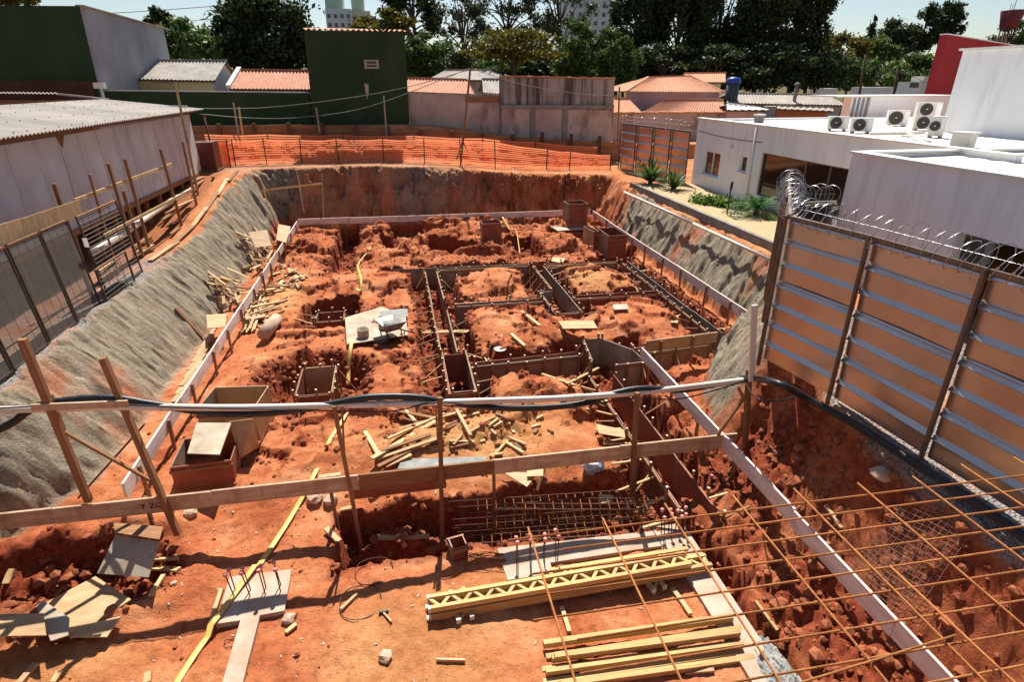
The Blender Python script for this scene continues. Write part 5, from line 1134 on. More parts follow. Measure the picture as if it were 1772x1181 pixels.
# ------------------------------------------------------------------ right: white houses
def wall_x(name, X0, y0, y1, z0, z1, holes, th, mat, parent):
    """wall facing -X with rectangular openings (ya, yb, za, zb)"""
    ys = sorted({y0, y1, *[h[0] for h in holes], *[h[1] for h in holes]}); zs = sorted({z0, z1, *[h[2] for h in holes], *[h[3] for h in holes]}); V, F = [], []
    for ya, yb in zip(ys, ys[1:]):
        run = None
        for za, zb in zip(zs, zs[1:]):
            cy_, cz_ = (ya + yb) / 2, (za + zb) / 2
            if any(h[0] < cy_ < h[1] and h[2] < cz_ < h[3] for h in holes): continue
            addbox(V, F, (X0 + th / 2, cy_, cz_), (th, yb - ya, zb - za))
    return obj(name, mesh(name, V, F, mat), parent)
T = thing('white_house', 'low white flat-roofed house with a long dark window behind the garden', 'house', (14.5, 21, 2.0))
hl = [(25.5, 27.0, 2.72, 3.80), (23.30, 23.85, 3.25, 3.9), (17.3, 22.3, 2.5, 4.18)]
wall_x('wall', 14.5, 12.0, 28.0, 1.9, 5.16, hl, .2, M_wallw, T)
block('far_wall', (20.6, 27.9, 3.5), (12.0, .2, 3.3), M_wallw, T)
block('coping', (14.58, 20.0, 5.185), (.34, 16.1, .05), M_roofw, T)
for k in range(8): wavy('roof_sheet', (14.75, 12 + k * 2.0, 5.02), (14.75, 14.02 + k * 2.0, 5.02), (26.5, 14.02 + k * 2.0, 5.12), (26.5, 12 + k * 2.0, 5.12), .25, .018, M_roofw, T, 2)
for (ya, yb, za, zb), nm in zip(hl, ('two pane', 'slit', 'long')):
    w = block('window', (14.63, (ya + yb) / 2, (za + zb) / 2), (.02, yb - ya, zb - za), M_glassd, T)
    fr = M_wallw if nm != 'long' else M_frame
    for y_ in ([ya, yb, (ya + yb) / 2] if nm == 'two pane' else [ya, yb]): block('frame', (14.60, y_ + (.03 if y_ == ya else (-.03 if y_ == yb else 0)), (za + zb) / 2), (.06, .06, zb - za), fr, w)
    for z_ in (za, zb): block('frame', (14.601, (ya + yb) / 2, z_ + (.025 if z_ == za else -.025)), (.062, yb - ya - .12, .05), fr, w)
    if nm == 'long':
        for y_ in (18.3, 19.6): block('frame', (14.602, y_, (za + zb) / 2), (.05, .05, zb - za - .1), fr, w)
    else: block('sill', (14.47, (ya + yb) / 2, za - .03), (.16, yb - ya + .1, .05), M_wallw, w)
tube('downpipe', [Vector((14.44, 22.9, 5.1)), Vector((14.44, 22.9, 2.1))], .045, M_wallw, T, 8); tube('cable', smooth_path([Vector((14.48, 27.9, 4.6)), Vector((14.48, 25, 4.5)), Vector((14.48, 22.4, 4.55))], 4), .012, M_mesh, T, 4)
block('lamp_box', (14.44, 24.6, 4.2), (.1, .18, .12), M_acw, T)
T = thing('white_house', 'nearer white house with dark garage opening behind the razor wire', 'house', (11.5, 8, 2.0))
hl = [(3.5, 10.2, 1.9, 3.9), (10.45, 11.35, 2.3, 3.25)]
wall_x('wall', 11.5, 1.0, 13.75, 1.9, 5.12, hl, .22, M_wallw, T)
block('end_wall', (14.2, 13.65, 3.5), (5.0, .2, 3.2), M_wallw, T)
block('coping', (11.6, 7.37, 5.145), (.36, 12.8, .05), M_roofw, T)
block('coping', (15.0, 13.65, 5.146), (6.4, .34, .05), M_roofw, T)
for k in range(6): wavy('roof_sheet', (11.75, 1.4 + k * 2.0, 4.98), (11.75, 3.42 + k * 2.0, 4.98), (19, 3.42 + k * 2.0, 5.10), (19, 1.4 + k * 2.0, 5.10), .6, .012, M_roofw, T, 2)
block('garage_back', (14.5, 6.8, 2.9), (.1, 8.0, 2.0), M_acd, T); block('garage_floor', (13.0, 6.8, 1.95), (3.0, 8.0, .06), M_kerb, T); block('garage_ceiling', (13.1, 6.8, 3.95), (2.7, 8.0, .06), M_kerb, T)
block('counter', (13.0, 8.2, 2.7), (1.4, 2.4, .08), M_kerb, T); block('counter', (13.2, 6.0, 3.1), (1.2, 2.4, .08), M_kerb, T)
w = block('window', (11.62, 10.9, 2.775), (.02, .9, .95), M_glassd, T); block('frame', (11.585, 10.9, 3.23), (.06, .9, .04), M_frame, w)
T = thing('tall_white_block', 'tall plain white block rising behind the low white houses', 'building', (20, 15, 2.0))
block('wall', (25.1, 13.0, 4.9), (10.2, 13.4, 5.8), M_wallw, T); block('coping', (25.1, 13.0, 7.84), (10.4, 13.6, .07), M_roofw, T)
T = thing('red_slab_wall', 'dark red slanted slab wall behind the tall white block', 'wall', (33, 31, 2))
rp = [PY(1640, 60, 31.0), PY(1790, 86, 31.0), PY(1790, 200, 31.0), PY(1603, 195, 31.0)]; prism('slab', rp[::-1] if (rp[1] - rp[0]).cross(rp[2] - rp[1]).y > 0 else rp, .5, M_red, T); beam('coping', PY(1639, 59, 31.0) + Vector((0, .22, .02)), PY(1790, 85, 31.0) + Vector((0, .22, .02)), .56, .05, M_wallw, T)
T = thing('roof_block', 'white raised roof block with a strip of tall panes', 'building', (20, 28.6, 5))
q0, q1 = PY(1508, 168, 28.6), PY(1660, 172, 28.6); block('wall', ((q0.x + q1.x) / 2, 29.6, (q0.z + 4.6) / 2), (q1.x - q0.x, 2.0, q0.z - 4.6), M_wallw, T); block('coping', ((q0.x + q1.x) / 2 - 1, 29.6, q0.z + .04), (q1.x - q0.x + 2.2, 2.2, .07), M_roofw, T)
q2 = PY(1478, 167, 28.6)
for k in range(4):
    xa = q2.x + (q0.x - q2.x) * k / 4; xb = q2.x + (q0.x - q2.x) * (k + 1) / 4; pn = block('pane', ((xa + xb) / 2, 28.7, (q0.z + 4.7) / 2), (xb - xa - .07, .04, q0.z - 4.75), paint('grey_pane', (.25, .27, .28), None, 2, .25), T); block('mullion', (xa, 28.68, (q0.z + 4.7) / 2), (.06, .08, q0.z - 4.72), M_wallw, T)
def aircon(label, c, w, h, d, fans=1, rz=0.0):
    T = thing('air_conditioner', label, 'air conditioner', c, 'air conditioner units on the white roof'); C = Vector(c); Rm = Matrix.Rotation(rz, 3, 'Z')
    o = block('casing', C + Vector((0, 0, h / 2 + .06)), (w, d, h), M_acw, T, rz)
    for k in range(fans):
        fc_ = C + Rm @ Vector((-w * .12, -d / 2 - .012, .06 + h * (k + .5) / fans)); r = min(w * .34, h / fans * .42)
        V = []; F = []; seg = 24
        for rr, yy in ((0, 0), (r, 0), (r, -.02), (r * 1.06, -.02), (r * 1.06, .012)):
            for s in range(seg): V.append((rr * math.cos(math.tau * s / seg), yy, rr * math.sin(math.tau * s / seg)))
        for i in range(4):
            for s in range(seg): a = i * seg + s; b = i * seg + (s + 1) % seg; F.append((a, a + seg, b + seg, b))
        f_ = obj('fan', mesh('fan', V, F, M_acd), T, fc_, (0, 0, rz)); lathe('hub', [(r * .2, -.01), (r * .2, .02), (.01, .03)], M_acw, f_, fc_ + Rm @ Vector((0, -.03, 0)), 10)
        for rr in (.45, .7, .9): tube('grille_ring', [fc_ + Rm @ Vector((r * rr * math.cos(t), -.03, r * rr * math.sin(t))) for t in [i * math.tau / 16 for i in range(17)]], .006, M_frame, f_, 4)
    for s in (-1, 1): block('foot', C + Rm @ Vector((s * w * .35, 0, .03)), (.08, d + .06, .06), M_frame, T, rz)
    block('side_cover', C + Rm @ Vector((w * .36, -d / 2 - .008, .06 + h * .5)), (w * .24, .016, h * .9), M_roofw, T, rz)
ZR = 5.06
def rz_at(px, py): q = PZ(px, py, ZR); return (q.x, q.y, ZR)
aircon('square air conditioner behind the parapet, leftmost on the roof', rz_at(1447, 226), .72, .46, .3, 1, -.5)
aircon('square air conditioner behind the parapet beside the leftmost one', rz_at(1487, 230), .72, .46, .3, 1, -.5)
aircon('single-fan air conditioner standing free on the white roof', rz_at(1549, 219), .78, .58, .34, 1, -.5)
aircon('tall two-fan air conditioner on the white roof', rz_at(1596, 226), .80, .95, .36, 2, -.5)
aircon('narrow casing unit beside the two-fan air conditioner', rz_at(1617, 238), .42, .62, .36, 1, -.9)
for lb, px, s in [('small square vent box on the white roof edge', (1313, 210), .32), ('cylindrical roof vent on the nearer white house', (1663, 258), .45)]:
    q = PZ(*px, 5.1); T = thing('roof_vent', lb, 'vent', (q.x, q.y, 5.05)); block('box', (q.x, q.y, 5.05 + s * .5), (s, s, s), M_kerb if s < .4 else M_acw, T, .4); block('hood', (q.x, q.y, 5.07 + s), (s * 1.3, s * 1.2, .06), M_acw, T, .4)
T = thing('roof_pipes', 'pale pipes lying across the white roof by the air conditioners', 'pipes', rz_at(1560, 240))
tube('pipe', [PZ(1505, 232, 5.15), PZ(1600, 230, 5.15)], .05, M_pvc, T, 8); tube('pipe', smooth_path([PZ(1520, 214, 5.15), PZ(1560, 226, 5.2), PZ(1610, 246, 5.15)], 4), .04, M_pvc, T, 8)

# ------------------------------------------------------------------ far boundary walls and houses
def wally(name, label, px0, px1, y, zbot, mat, cat='wall', th=.3, **k):
    a, b = PY(*px0, y), PY(*px1, y); T = thing(name, label, cat, ((a.x + b.x) / 2, y, zbot))
    prism('wall', [Vector((a.x, y, zbot)), Vector((b.x, y, zbot)), b, a], -th if False else th, mat, T); return T, a, b
def coping_tiles(T, a, b, n=None, mat=None):
    L = (b - a).length; n = int(L / .28)
    V, F = [], []
    for i in range(n):
        p = a.lerp(b, (i + .5) / n); addbox(V, F, (p.x, p.y + .1, p.z + .05 + rng.uniform(-.015, .02)), (L / n * .96, .5, .08), .012)
    o = obj('coping_tiles', mesh('coping_tiles', V, F, mat or M_tile), T); return o
T, a, b = wally('boundary_wall', 'low dark green boundary wall behind the orange nets', (150, 157), (535, 161), 38.4, 3.6, M_green)
beam('coping', a + Vector((0, .15, .02)), b + Vector((0, .15, .02)), .32, .05, M_greywall, T)
T = thing('green_house', 'tall dark green blank house wall with one small vent', 'house', (-2, 38.2, 3.6))
a, b = PY(526, 52, 38.1), PY(700, 55, 38.1); c_, d_ = Vector((.85, 38.1, 3.6)), Vector((-4.75, 38.1, 3.6)); prism('wall', [d_, c_, b, a], .3, M_green, T)
sx = Vector((0, 6, 0)); prism('side_wall', [c_ + Vector((0, .3, 0)), c_ + sx, b + sx, b + Vector((0, .3, 0))], .3, M_green, T); prism('side_wall', [d_ + sx, d_ + Vector((0, .3, 0)), a + Vector((0, .3, 0)), a + sx], .3, M_green, T)
wavy('roof', a + Vector((-.1, -.15, .05)), b + Vector((.1, -.15, .05)), b + sx + Vector((0, 0, .5)), a + sx + Vector((0, 0, .5)), .3, .05, M_tile, T, 3)
v_ = PY(643, 111, 38.1); w = block('vent', (v_.x, 38.06, v_.z), (.82, .12, .46), paint('vent_frame', (.42, .36, .31), None, 4, .8), T)
for k in (-1, 1): block('slot', (v_.x, 38.0, v_.z + k * .09), (.56, .04, .10), M_acd, w)
q = PY(635, 157, 38.1); prism('bare_patch', [q + Vector((-.12, -.01, .4)), q + Vector((-.05, -.01, -.5)), q + Vector((.1, -.01, -.1)), q + Vector((.12, -.01, .35))], .008, M_pinkwall, T)
T, a, b = wally('plaster_wall', 'pale pinkish peeling plaster wall beside the tall green wall', (706, 160), (866, 166), 38.4, 2.6, M_pinkwall); beam('coping', a + Vector((0, .15, .03)), b + Vector((0, .15, .03)), .34, .06, M_blockwall, T)
block('dark_lintel', ((PY(805, 170, 38.4).x + b.x) / 2, 38.37, PY(830, 172, 38.4).z), (b.x - PY(805, 170, 38.4).x, .1, .35), M_brown, T)
T, a, b = wally('block_wall', 'high streaked block wall with tiled top and bare concrete posts', (865, 133), (1064, 137), 38.2, 2.3, M_blockwall); coping_tiles(T, a, b)
q = PY(860, 183, 38.2).z; 
prism('plaster', [Vector((a.x + .1, 38.15, 2.5)), Vector((b.x - .05, 38.15, 2.3)), Vector((b.x - .05, 38.15, q - .3)), Vector((a.x + .1, 38.15, q - .15))], .06, M_pinkwall, T)
for px in (922, 978): block('pier', (PY(px, 220, 38.1).x, 38.12, (2.4 + q - .2) / 2), (.3, .16, q - 2.6), M_kerb, T)
beam('tie_beam', (a.x, 38.1, q - .05), (b.x, 38.1, q - .12), .2, .22, M_kerb, T)
T, a, b = wally('brown_wall', 'brown stained wall below the clay roofs beside the block wall', (1062, 196), (1260, 196), 40.0, 2.0, M_pinkwall); coping_tiles(T, a, b, mat=M_tile2)
T = thing('green_warehouse', 'big dark green building with a grey rendered side at the left', 'building', (-18, 38, 3))
a0_ = PY(-140, 8, 38.0); a1_ = PY(137, 10, 38.0); c1 = Vector((-15.75, 38.0, 3.0)); prism('front_wall', [Vector((a0_.x, 38.0, 3)), c1, a1_, a0_], .3, M_green, T)
f1 = PX(283, 52, -15.5) if False else PY(283, 50, 46.5); prism('side_wall', [c1 + Vector((.02, .02, 0)), Vector((f1.x, 46.5, 3.0)), f1, a1_ + Vector((.02, .02, 0))], .3, M_greywall, T)
block('base_band', ((a0_.x - 15.9) / 2, 37.93, 6.0), (-15.9 - a0_.x, .1, 1.7), paint('maroon_band', (.10, .035, .02), (.06, .022, .013), 1.5, .9), T)
beam('coping', a1_ + Vector((0, 0, .03)), f1 + Vector((0, 0, .03)), .4, .06, M_asb, T)
def roof_house(label, eave, ridge, ye, yr, mat, wallmat, zb=3.0, pitch=.22, amp=.04, gable=None, name='tiled_house', cat='house', wy=None):
    e0, e1 = PY(*eave[0], ye), PY(*eave[1], ye); r0, r1 = PY(*ridge[0], yr), PY(*ridge[1], yr)
    T = thing(name, label, cat, ((e0.x + e1.x) / 2, ye, zb)); wavy('roof', e0, e1, r1, r0, pitch, amp, mat, T, 3)
    w0, w1 = e0 + Vector((.25, .35, -.05)), e1 + Vector((-.25, .35, -.05))
    prism('wall', [Vector((w0.x, w0.y, zb)), Vector((w1.x, w1.y, zb)), w1, w0], .2, wallmat, T)
    prism('end_wall', [Vector((w1.x, w1.y + .01, zb)), Vector((r1.x - .2, yr + 2.5, zb)), Vector((r1.x - .2, yr + 2.5, r1.z - 1.2)), r1 + Vector((-.2, 0, -.08)), w1 + Vector((0, .01, 0))], .2, gable or wallmat, T)
    beam('ridge_cap', r0 + Vector((0, 0, .03)), r1 + Vector((0, 0, .03)), .25, .12, mat, T); beam('eave_board', e0 + Vector((0, .1, -.06)), e1 + Vector((0, .1, -.06)), .04, .12, M_dark, T)
    b0, b1 = r0 + Vector((0, yr - ye, e0.z - r0.z)), r1 + Vector((0, yr - ye, e1.z - r1.z)); wavy('back_roof', b1, b0, r0, r1, pitch, amp, mat, T, 2)
    return T, e0, e1, r0, r1
T, e0, e1, r0, r1 = roof_house('cream house with grey corrugated roof beside the big green building', [(226, 136), (372, 139)], [(268, 105), (392, 105)], 42, 45, M_asb, M_cream, gable=M_wallw)
beam('parapet', e0 + Vector((-.1, 0, .25)), r0 + Vector((-.1, .2, .3)), .3, .35, M_asb, T); block('blind', ((e0.x + e1.x) / 2 - 1.0, 42.3, e0.z - .65), (2.2, .05, .8), paint('cream_blind', (.55, .44, .22), None, 2, .8), T)
T, e0, e1, r0, r1 = roof_house('small house with terracotta roof left of the tall green wall', [(397, 153), (540, 154)], [(416, 121), (545, 123)], 41.5, 44.2, M_tile, M_pinkwall); beam('verge', e0 + Vector((-.05, 0, .1)), r0 + Vector((-.05, 0, .1)), .25, .2, M_wallw, T)
block('low_parapet', (e0.x + 3.6, 41.0, e0.z - .45), (4.6, .2, .35), M_asb, T)
roof_house('house with pale clay roof right of the tall green wall', [(690, 158), (822, 164)], [(690, 135), (808, 138)], 41.0, 43.5, M_tile, M_cream)
roof_house('small weathered roof between plaster wall and block wall', [(836, 160), (880, 163)], [(834, 137), (880, 138)], 42.0, 44.5, M_asb, M_cream)
roof_house('dark low gable roof in front of the umbrella tree', [(740, 138), (885, 138)], [(770, 122), (850, 121)], 50, 53, M_asb, M_pinkwall)
# hip roofed house
T = thing('hip_roofed_house', 'faded lilac house with a striped clay hip roof', 'house', (17, 46, 2)); E0, E1, R0, R1 = PY(1083, 158, 45), PY(1252, 159, 45), PY(1122, 133, 48), PY(1195, 131, 48)
wavy('roof', E0, E1, R1, R0, .24, .04, M_tile2, T, 4); B0, B1 = E0 + Vector((0, 6, 0)), E1 + Vector((0, 6, 0)); wavy('hip_end', E1, B1, R1, R1 + Vector((0, .01, 0)), .24, .03, M_tile2, T, 4); wavy('hip_end', B0, E0, R0, R0 + Vector((0, .01, 0)), .24, .03, M_tile2, T, 4)
beam('hip_cap', E1, R1, .2, .1, M_tile, T); beam('hip_cap', E0, R0, .2, .1, M_tile, T); beam('hip_cap', R0, R1, .2, .1, M_tile, T)
prism('wall', [Vector((E0.x + .2, 45.3, 2)), Vector((E1.x - .2, 45.3, 2)), Vector((E1.x - .2, 45.3, E1.z)), Vector((E0.x + .2, 45.3, E0.z))], .2, M_lilac, T)
roof_house('low terracotta roof with a white verge in front of the lilac house', [(1108, 197), (1256, 197)], [(1150, 173), (1250, 173)], 41.0, 43.2, M_tile, M_pinkwall, 2.0)
roof_house('small terracotta roof slope between block wall and lilac house', [(1062, 195), (1112, 195)], [(1062, 170), (1088, 171)], 41.2, 43.5, M_tile2, M_pinkwall, 2.0)
roof_house('orange roof rising behind the lilac house', [(1190, 142), (1256, 142)], [(1184, 127), (1256, 126)], 52, 55, M_tile2, M_cream)
roof_house('patched grey corrugated roof beyond the white house', [(1258, 178), (1465, 182)], [(1258, 162), (1432, 164)], 46, 49, M_asb, M_greywall, 2.0, .3)
roof_house('rusty-walled shack with a wavy grey roof behind the white house', [(1345, 188), (1442, 192)], [(1345, 184), (1442, 187)], 38, 40, M_asb, M_brown, 2.0, .5)
roof_house('pale little roof in front of the blue tank', [(1258, 190), (1330, 190)], [(1258, 180), (1310, 186)], 39, 41, M_roofw, M_pinkwall, 2.0, .5)
q = PY(1267, 158, 47); T = thing('water_tank', 'round tank with a bright blue lid beside the lilac house', 'water tank', (q.x, 47, q.z)); lathe('body', [(.5, -1.5), (.5, .6)], paint('grey_blue_tank', (.06, .08, .10), None, 3, .6), T, q, 16); lathe('lid', [(.56, .6), (.58, .75), (.5, .98), (.1, 1.06)], M_blue, T, q, 16)
T = thing('chimney_pipe', 'short metal chimney with a cap above the grey roof', 'chimney', PY(1376, 166, 47)); q = PY(1376, 166, 47); tube('pipe', [q + Vector((0, 0, -.6)), q + Vector((0, 0, .8))], .14, M_kerb, T, 8); lathe('cap', [(.26, .8), (.2, .95), (.02, 1.05)], M_kerb, T, q, 10)

# ------------------------------------------------------------------ towers, water tower, truck, street poles
def tower(label, px0, px1, pyt, y, mat, floors, cols, top=None, depth=14):
    a, b = PY(px0, pyt, y), PY(px1, pyt, y); T = thing('apartment_tower', label, 'apartment tower', ((a.x + b.x) / 2, y, 2), 'distant apartment towers'); w = b.x - a.x; h = a.z - 2
    block('walls', ((a.x + b.x) / 2, y + depth / 2, 2 + h / 2), (w, depth, h), mat, T)
    if top: block('stair_tower', ((a.x + b.x) / 2 - w * .15, y + depth / 2, 2 + h + 5), (w * .68, depth * .7, 10), top, T)
    for f in range(floors):
        z = 2 + h - 2.4 - f * 2.9
        for c in range(cols):
            x = a.x + w * (c + .5) / cols
            block('window', (x, y - .02, z), (min(1.3, w / cols * .5), .2, 1.3), M_win, T)
    return T
tower('pale grey and green apartment tower peeping over the dark tree', 562, 607, 14, 250, M_twrw, 4, 4, M_twrg)
tower('cream and green apartment tower behind the tall green wall', 608, 640, 18, 255, M_twrc, 4, 3, M_twrg)
tower('large grey apartment tower seen through the eucalypts', 985, 1068, -20, 240, M_twrw, 9, 6, None)
q = PY(1744, 50, 95); T = thing('water_tower', 'maroon cup-shaped water tower on legs above the red wall', 'water tower', (q.x, 95, 2)); lathe('tank', [(1.1, 0), (1.25, .2), (1.75, 2.7), (1.7, 2.8), (.2, 2.9)], M_maroon, T, q, 20)
for k in range(4): an = k * math.pi / 2 + .5; tube('leg', [Vector((q.x + 1.1 * math.cos(an), 95 + 1.1 * math.sin(an), 2)), Vector((q.x + 1.0 * math.cos(an), 95 + 1.0 * math.sin(an), q.z + .3))], .14, M_maroon, T, 6)
for s in (-.2, .2): tube('ladder', [q + Vector((-1.7 + s, -1, -4)), q + Vector((-1.9 + s, -1.2, 3.6))], .05, M_maroon, T, 4)
tube('aerial', [q + Vector((0, 0, 2.8)), q + Vector((0, 0, 5.0))], .06, M_mesh, T, 4)
q = PY(1588, 165, 75); T = thing('parked_truck', 'white box truck parked beyond the roofs', 'truck', (q.x, 75, q.z)); block('cargo_box', (q.x + 1.6, 75, q.z + 1.3), (4.6, 2.2, 2.2), M_acw, T); block('cab', (q.x - 1.8, 75, q.z + .9), (1.7, 2.0, 1.6), M_wallw, T); block('windscreen', (q.x - 1.9, 73.97, q.z + 1.3), (1.3, .08, .6), M_glassd, T)
for s in (-1.7, 2.6): lathe('wheel', [(.4, -.15), (.45, 0), (.4, .15)], M_black, T, (q.x + s, 74, q.z - .1), 12)
for lb, px, s in [('white van roof glimpsed under the dark trees', (1425, 160), 2.6), ('white wall panel glimpsed beside the street poles', (1510, 158), 5.0)]:
    q = PY(*px, 72); T = thing('street_hoarding' if s > 3 else 'parked_van', lb, 'van' if s < 3 else 'hoarding', (q.x, 72, 2)); block('body', (q.x, 72, (q.z + 2) / 2), (s, 1.8, q.z + 1.0 - 2), M_wallw, T); block('roof', (q.x, 72, q.z + .02), (s * .98, 1.78, .1), M_acw, T)
for lb, px, pb in [('dark street pole in front of the far wooded slope', (1498, 95), (1490, 165)), ('second street pole further along the wooded slope', (1553, 120), (1551, 165))]:
    a_, b_ = PY(*px, 70), PY(*pb, 70); T = thing('utility_pole', lb, 'utility pole', (b_.x, 70, 2), 'street poles'); tube('pole', [Vector((b_.x, 70, 2)), a_], [.16, .11], M_dark, T, 8); beam('crossarm', a_ + Vector((-.9, 0, -.4)), a_ + Vector((.9, 0, -.4)), .1, .1, M_dark, T)
wire('street wire hanging between the poles', [PY(1498, 100, 70), PY(1525, 128, 70), PY(1553, 123, 70), PY(1620, 150, 68)], .03)

# ------------------------------------------------------------------ trees
def tree(label, px, py, rx, ry, y, mat, name='tree', n=5200, leaf=.24, clumps=26, tall=False, flatc=False, seed=1, trunk=.35, gap=.0, lean=0, cr=(.24, .38)):
    """crown centre at pixel px,py and pixel radii rx,ry, standing at depth y"""
    g_ = random.Random(seed); c = PY(px, py, y); k = (PY(px + 10, py, y) - c).length / 10; Rx, Rz = rx * k * 1.12, ry * k * 1.12; Ry = Rx * .8
    b = Vector((c.x + lean, y, gz(c.x + lean, y) - .2)); T = thing(name, label, 'tree', b); cl = []
    for i in range(clumps):
        for _ in range(30):
            p = Vector((g_.uniform(-1, 1), g_.uniform(-1, 1), g_.uniform(-1, 1)))
            if .45 < p.length < 1.05: break
        if flatc: p.z = abs(p.z) * .9 - .25 * (p.x * p.x + p.y * p.y)
        s = g_.uniform(*cr) * (1.0 if not tall else .7)
        cl.append((c.x + p.x * Rx * (1 - s * .5), y + p.y * Ry * (1 - s * .5), c.z + p.z * Rz * (1 - s * .5), Rx * s, Ry * s, max(Rz * s * (.75 if not flatc else .55), .4)))
    V, Q = leafcloud(cl, int(n * 1.35), leaf * .84, seed); obj('crown', fastmesh('crown', V, Q, mat), T)
    fork = Vector((c.x + lean * .4, y, c.z - Rz * (.75 if not tall else .9))); fork.z = max(fork.z, b.z + 1.0)
    tube('trunk', smooth_path([b, b.lerp(fork, .5) + Vector((g_.uniform(-.2, .2), 0, 0)), fork, Vector((c.x, y, c.z + Rz * .3))], 4), [trunk * (1 - .75 * i / 12) for i in range(13)], M_bark, T, 8)
    V, F = [], []
    for q in cl[::2]:
        e = Vector(q[:3]); s0 = fork.lerp(Vector((c.x, y, c.z)), g_.uniform(.1, .8)); m = s0.lerp(e, .5) + Vector((0, 0, .12 * (e - s0).length)); P_ = smooth_path([s0, m, e], 3)
        tubegeo(P_, [trunk * .32 * (1 - .8 * i / (len(P_) - 1)) for i in range(len(P_))], 5, 1, V, F)
    obj('limbs', mesh('limbs', V, F, M_bark), T)
tree('light green bushy tree between the two left roofs', 322, 75, 48, 42, 56, L_light, n=6000, seed=2)
tree('small dark tree top behind the grey rendered side wall', 268, 34, 26, 16, 62, L_dark, n=1600, seed=3, clumps=10)
tree('huge dark rounded tree behind the terracotta roof', 452, 62, 92, 78, 60, L_dark, n=15000, clumps=48, seed=4, leaf=.27)
tree('yellowish tree top above the big green building', 25, -6, 40, 14, 60, L_yel, n=1500, seed=5, clumps=10)
tree('yellow-flowered tree peeping over the tall green wall', 660, 40, 55, 18, 66, L_yel, n=3200, seed=6, clumps=16)
tree('dark tree behind the yellow-flowered one', 715, 15, 55, 60, 74, L_dark, n=7000, seed=7, clumps=30, cr=(.2, .3))
tree('bushy tree right of the tall green wall', 738, 102, 42, 38, 58, L_mid, n=5200, seed=8)
tree('slender sparse eucalypt with bare grey trunk', 800, 40, 62, 78, 72, L_euc, 'eucalyptus_tree', n=4200, leaf=.21, clumps=38, tall=True, seed=9, cr=(.2, .32))
tree('sparse eucalypt leaning behind the umbrella tree', 885, 12, 70, 62, 76, L_euc, 'eucalyptus_tree', n=4200, leaf=.21, clumps=40, tall=True, seed=10, lean=-2, cr=(.2, .32))
tree('sparse eucalypt in front of the grey tower', 965, 22, 62, 62, 74, L_euc, 'eucalyptus_tree', n=3600, leaf=.21, clumps=38, tall=True, seed=11, lean=1.5, cr=(.2, .32))
tree('wide umbrella-shaped tree with yellow crown behind the block wall', 890, 92, 82, 40, 56, L_yel, 'umbrella_tree', n=8500, clumps=40, flatc=True, seed=12, leaf=.19)
tree('fresh green tree right of the umbrella tree', 1015, 98, 55, 48, 60, L_mid, n=6500, seed=13)
tree('green tree behind the block wall corner', 1068, 110, 34, 36, 57, L_mid, n=3600, seed=14)
for i, (px, py, rx, ry, y, lb) in enumerate([(1108, 35, 52, 85, 70, 'tall dark tree at the left of the dark grove'), (1178, 30, 52, 95, 68, 'tall dark tree second in the dark grove'), (1248, 32, 56, 100, 70, 'tall dark tree in the middle of the dark grove'), (1322, 38, 52, 100, 66, 'tall dark tree second from the open sky in the grove'), (1388, 28, 46, 72, 68, 'tall dark tree at the edge of the open sky')]):
    tree(lb, px, py, rx, ry, y, L_dark, 'grove_tree', n=11500, leaf=.26, clumps=50, seed=20 + i, trunk=.45, cr=(.2, .34))
for i, (px, py, rx, ry, y, m, lb, n) in enumerate([(1150, 112, 60, 32, 62, L_dark, 'dark undergrowth tree above the lilac house', 5000), (1240, 118, 60, 30, 61, L_dark, 'dark undergrowth tree behind the blue tank', 5000), (1330, 120, 60, 34, 60, L_dark, 'dark undergrowth tree above the patched grey roof', 5500), (1400, 118, 40, 32, 62, L_dark, 'dark shrubby tree by the glimpsed white van', 4000)]):
    tree(lb, px, py, rx, ry, y, m, 'undergrowth_tree', n=n, leaf=.26, clumps=30, seed=40 + i)
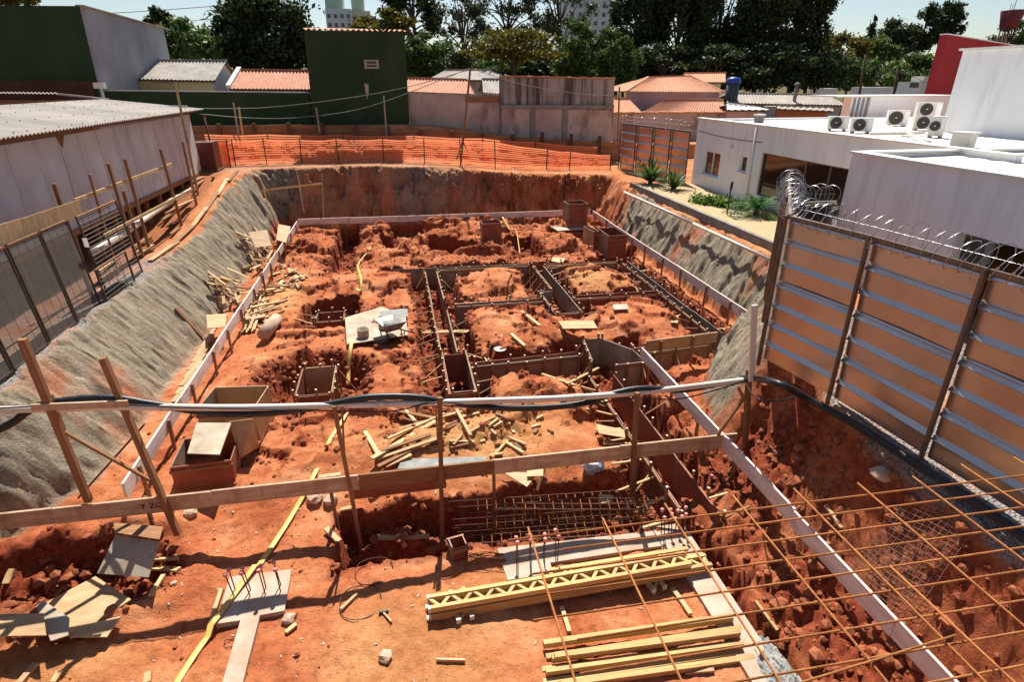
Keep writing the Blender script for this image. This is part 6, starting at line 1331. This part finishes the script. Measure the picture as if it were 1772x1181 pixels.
for i, (px, py, rx, ry, y, m, lb, n) in enumerate([(1448, 92, 42, 28, 95, L_yel, 'yellow-green broad tree beside the dark grove', 4500), (1512, 98, 36, 26, 100, L_mid, 'dull green tree below the narrow conifer', 3500), (1545, 72, 28, 30, 108, L_dark, 'rounded dark tree below the pines', 4200), (1600, 48, 26, 32, 110, L_dark, 'tall dark pine left of the pair', 4200), (1643, 40, 22, 28, 110, L_dark, 'tall dark pine right of the pair', 3800),
        (1470, 130, 40, 24, 88, L_mid, 'leafy bush above the glimpsed van', 3600), (1530, 128, 38, 22, 88, L_light, 'light green bush behind the street poles', 3200), (1590, 120, 42, 26, 90, L_mid, 'green bush beside the red wall', 4000), (1752, 62, 28, 22, 120, L_mid, 'hazy tree behind the water tower', 2600), (1430, 130, 26, 30, 80, L_dark, 'dark bush at the foot of the grove edge', 2600)]):
    tree(lb, px, py, rx, ry, y, m, 'slope_tree', n=n, leaf=.36, clumps=26, seed=60 + i)
for i, (px, py, rx, ry, y, m, n) in enumerate([(575, 110, 60, 40, 84, L_dark, 2500), (690, 118, 60, 34, 86, L_mid, 3500), (780, 122, 60, 28, 84, L_dark, 4000), (860, 126, 60, 24, 82, L_mid, 3500), (940, 118, 60, 30, 84, L_dark, 4500), (1020, 122, 60, 28, 80, L_dark, 4000), (1080, 120, 50, 32, 82, L_dark, 4000)]):
    tree(('dark filler tree behind the tall green wall', 'green thicket tree right of the tall green wall', 'dark thicket tree below the slender eucalypt', 'thicket tree under the umbrella crown', 'dark thicket tree right of the umbrella trunk', 'dark thicket tree above the block wall', 'dark thicket tree beside the grove')[i], px, py, rx, ry, y, m, 'thicket_tree', n=n, leaf=.34, clumps=34, seed=90 + i)
# narrow conifer
c = PY(1507, 62, 108); T = thing('conifer_tree', 'narrow pointed conifer on the skyline', 'tree', (c.x, 108, gz(c.x, 108))); h = (PY(1507, 30, 108).z - PY(1507, 95, 108).z)
cl = [(c.x + rng.uniform(-.2, .2), 108 + rng.uniform(-.2, .2), PY(1507, 95, 108).z + h * t, 1.7 * (1 - t) + .25, 1.7 * (1 - t) + .25, .6) for t in np.linspace(0, 1, 12)]
V, Q = leafcloud(cl, 1800, .3, 88); obj('crown', fastmesh('crown', V, Q, L_dark), T); tube('trunk', [Vector((c.x, 108, gz(c.x, 108))), PY(1507, 34, 108)], [.3, .05], M_bark, T, 6)
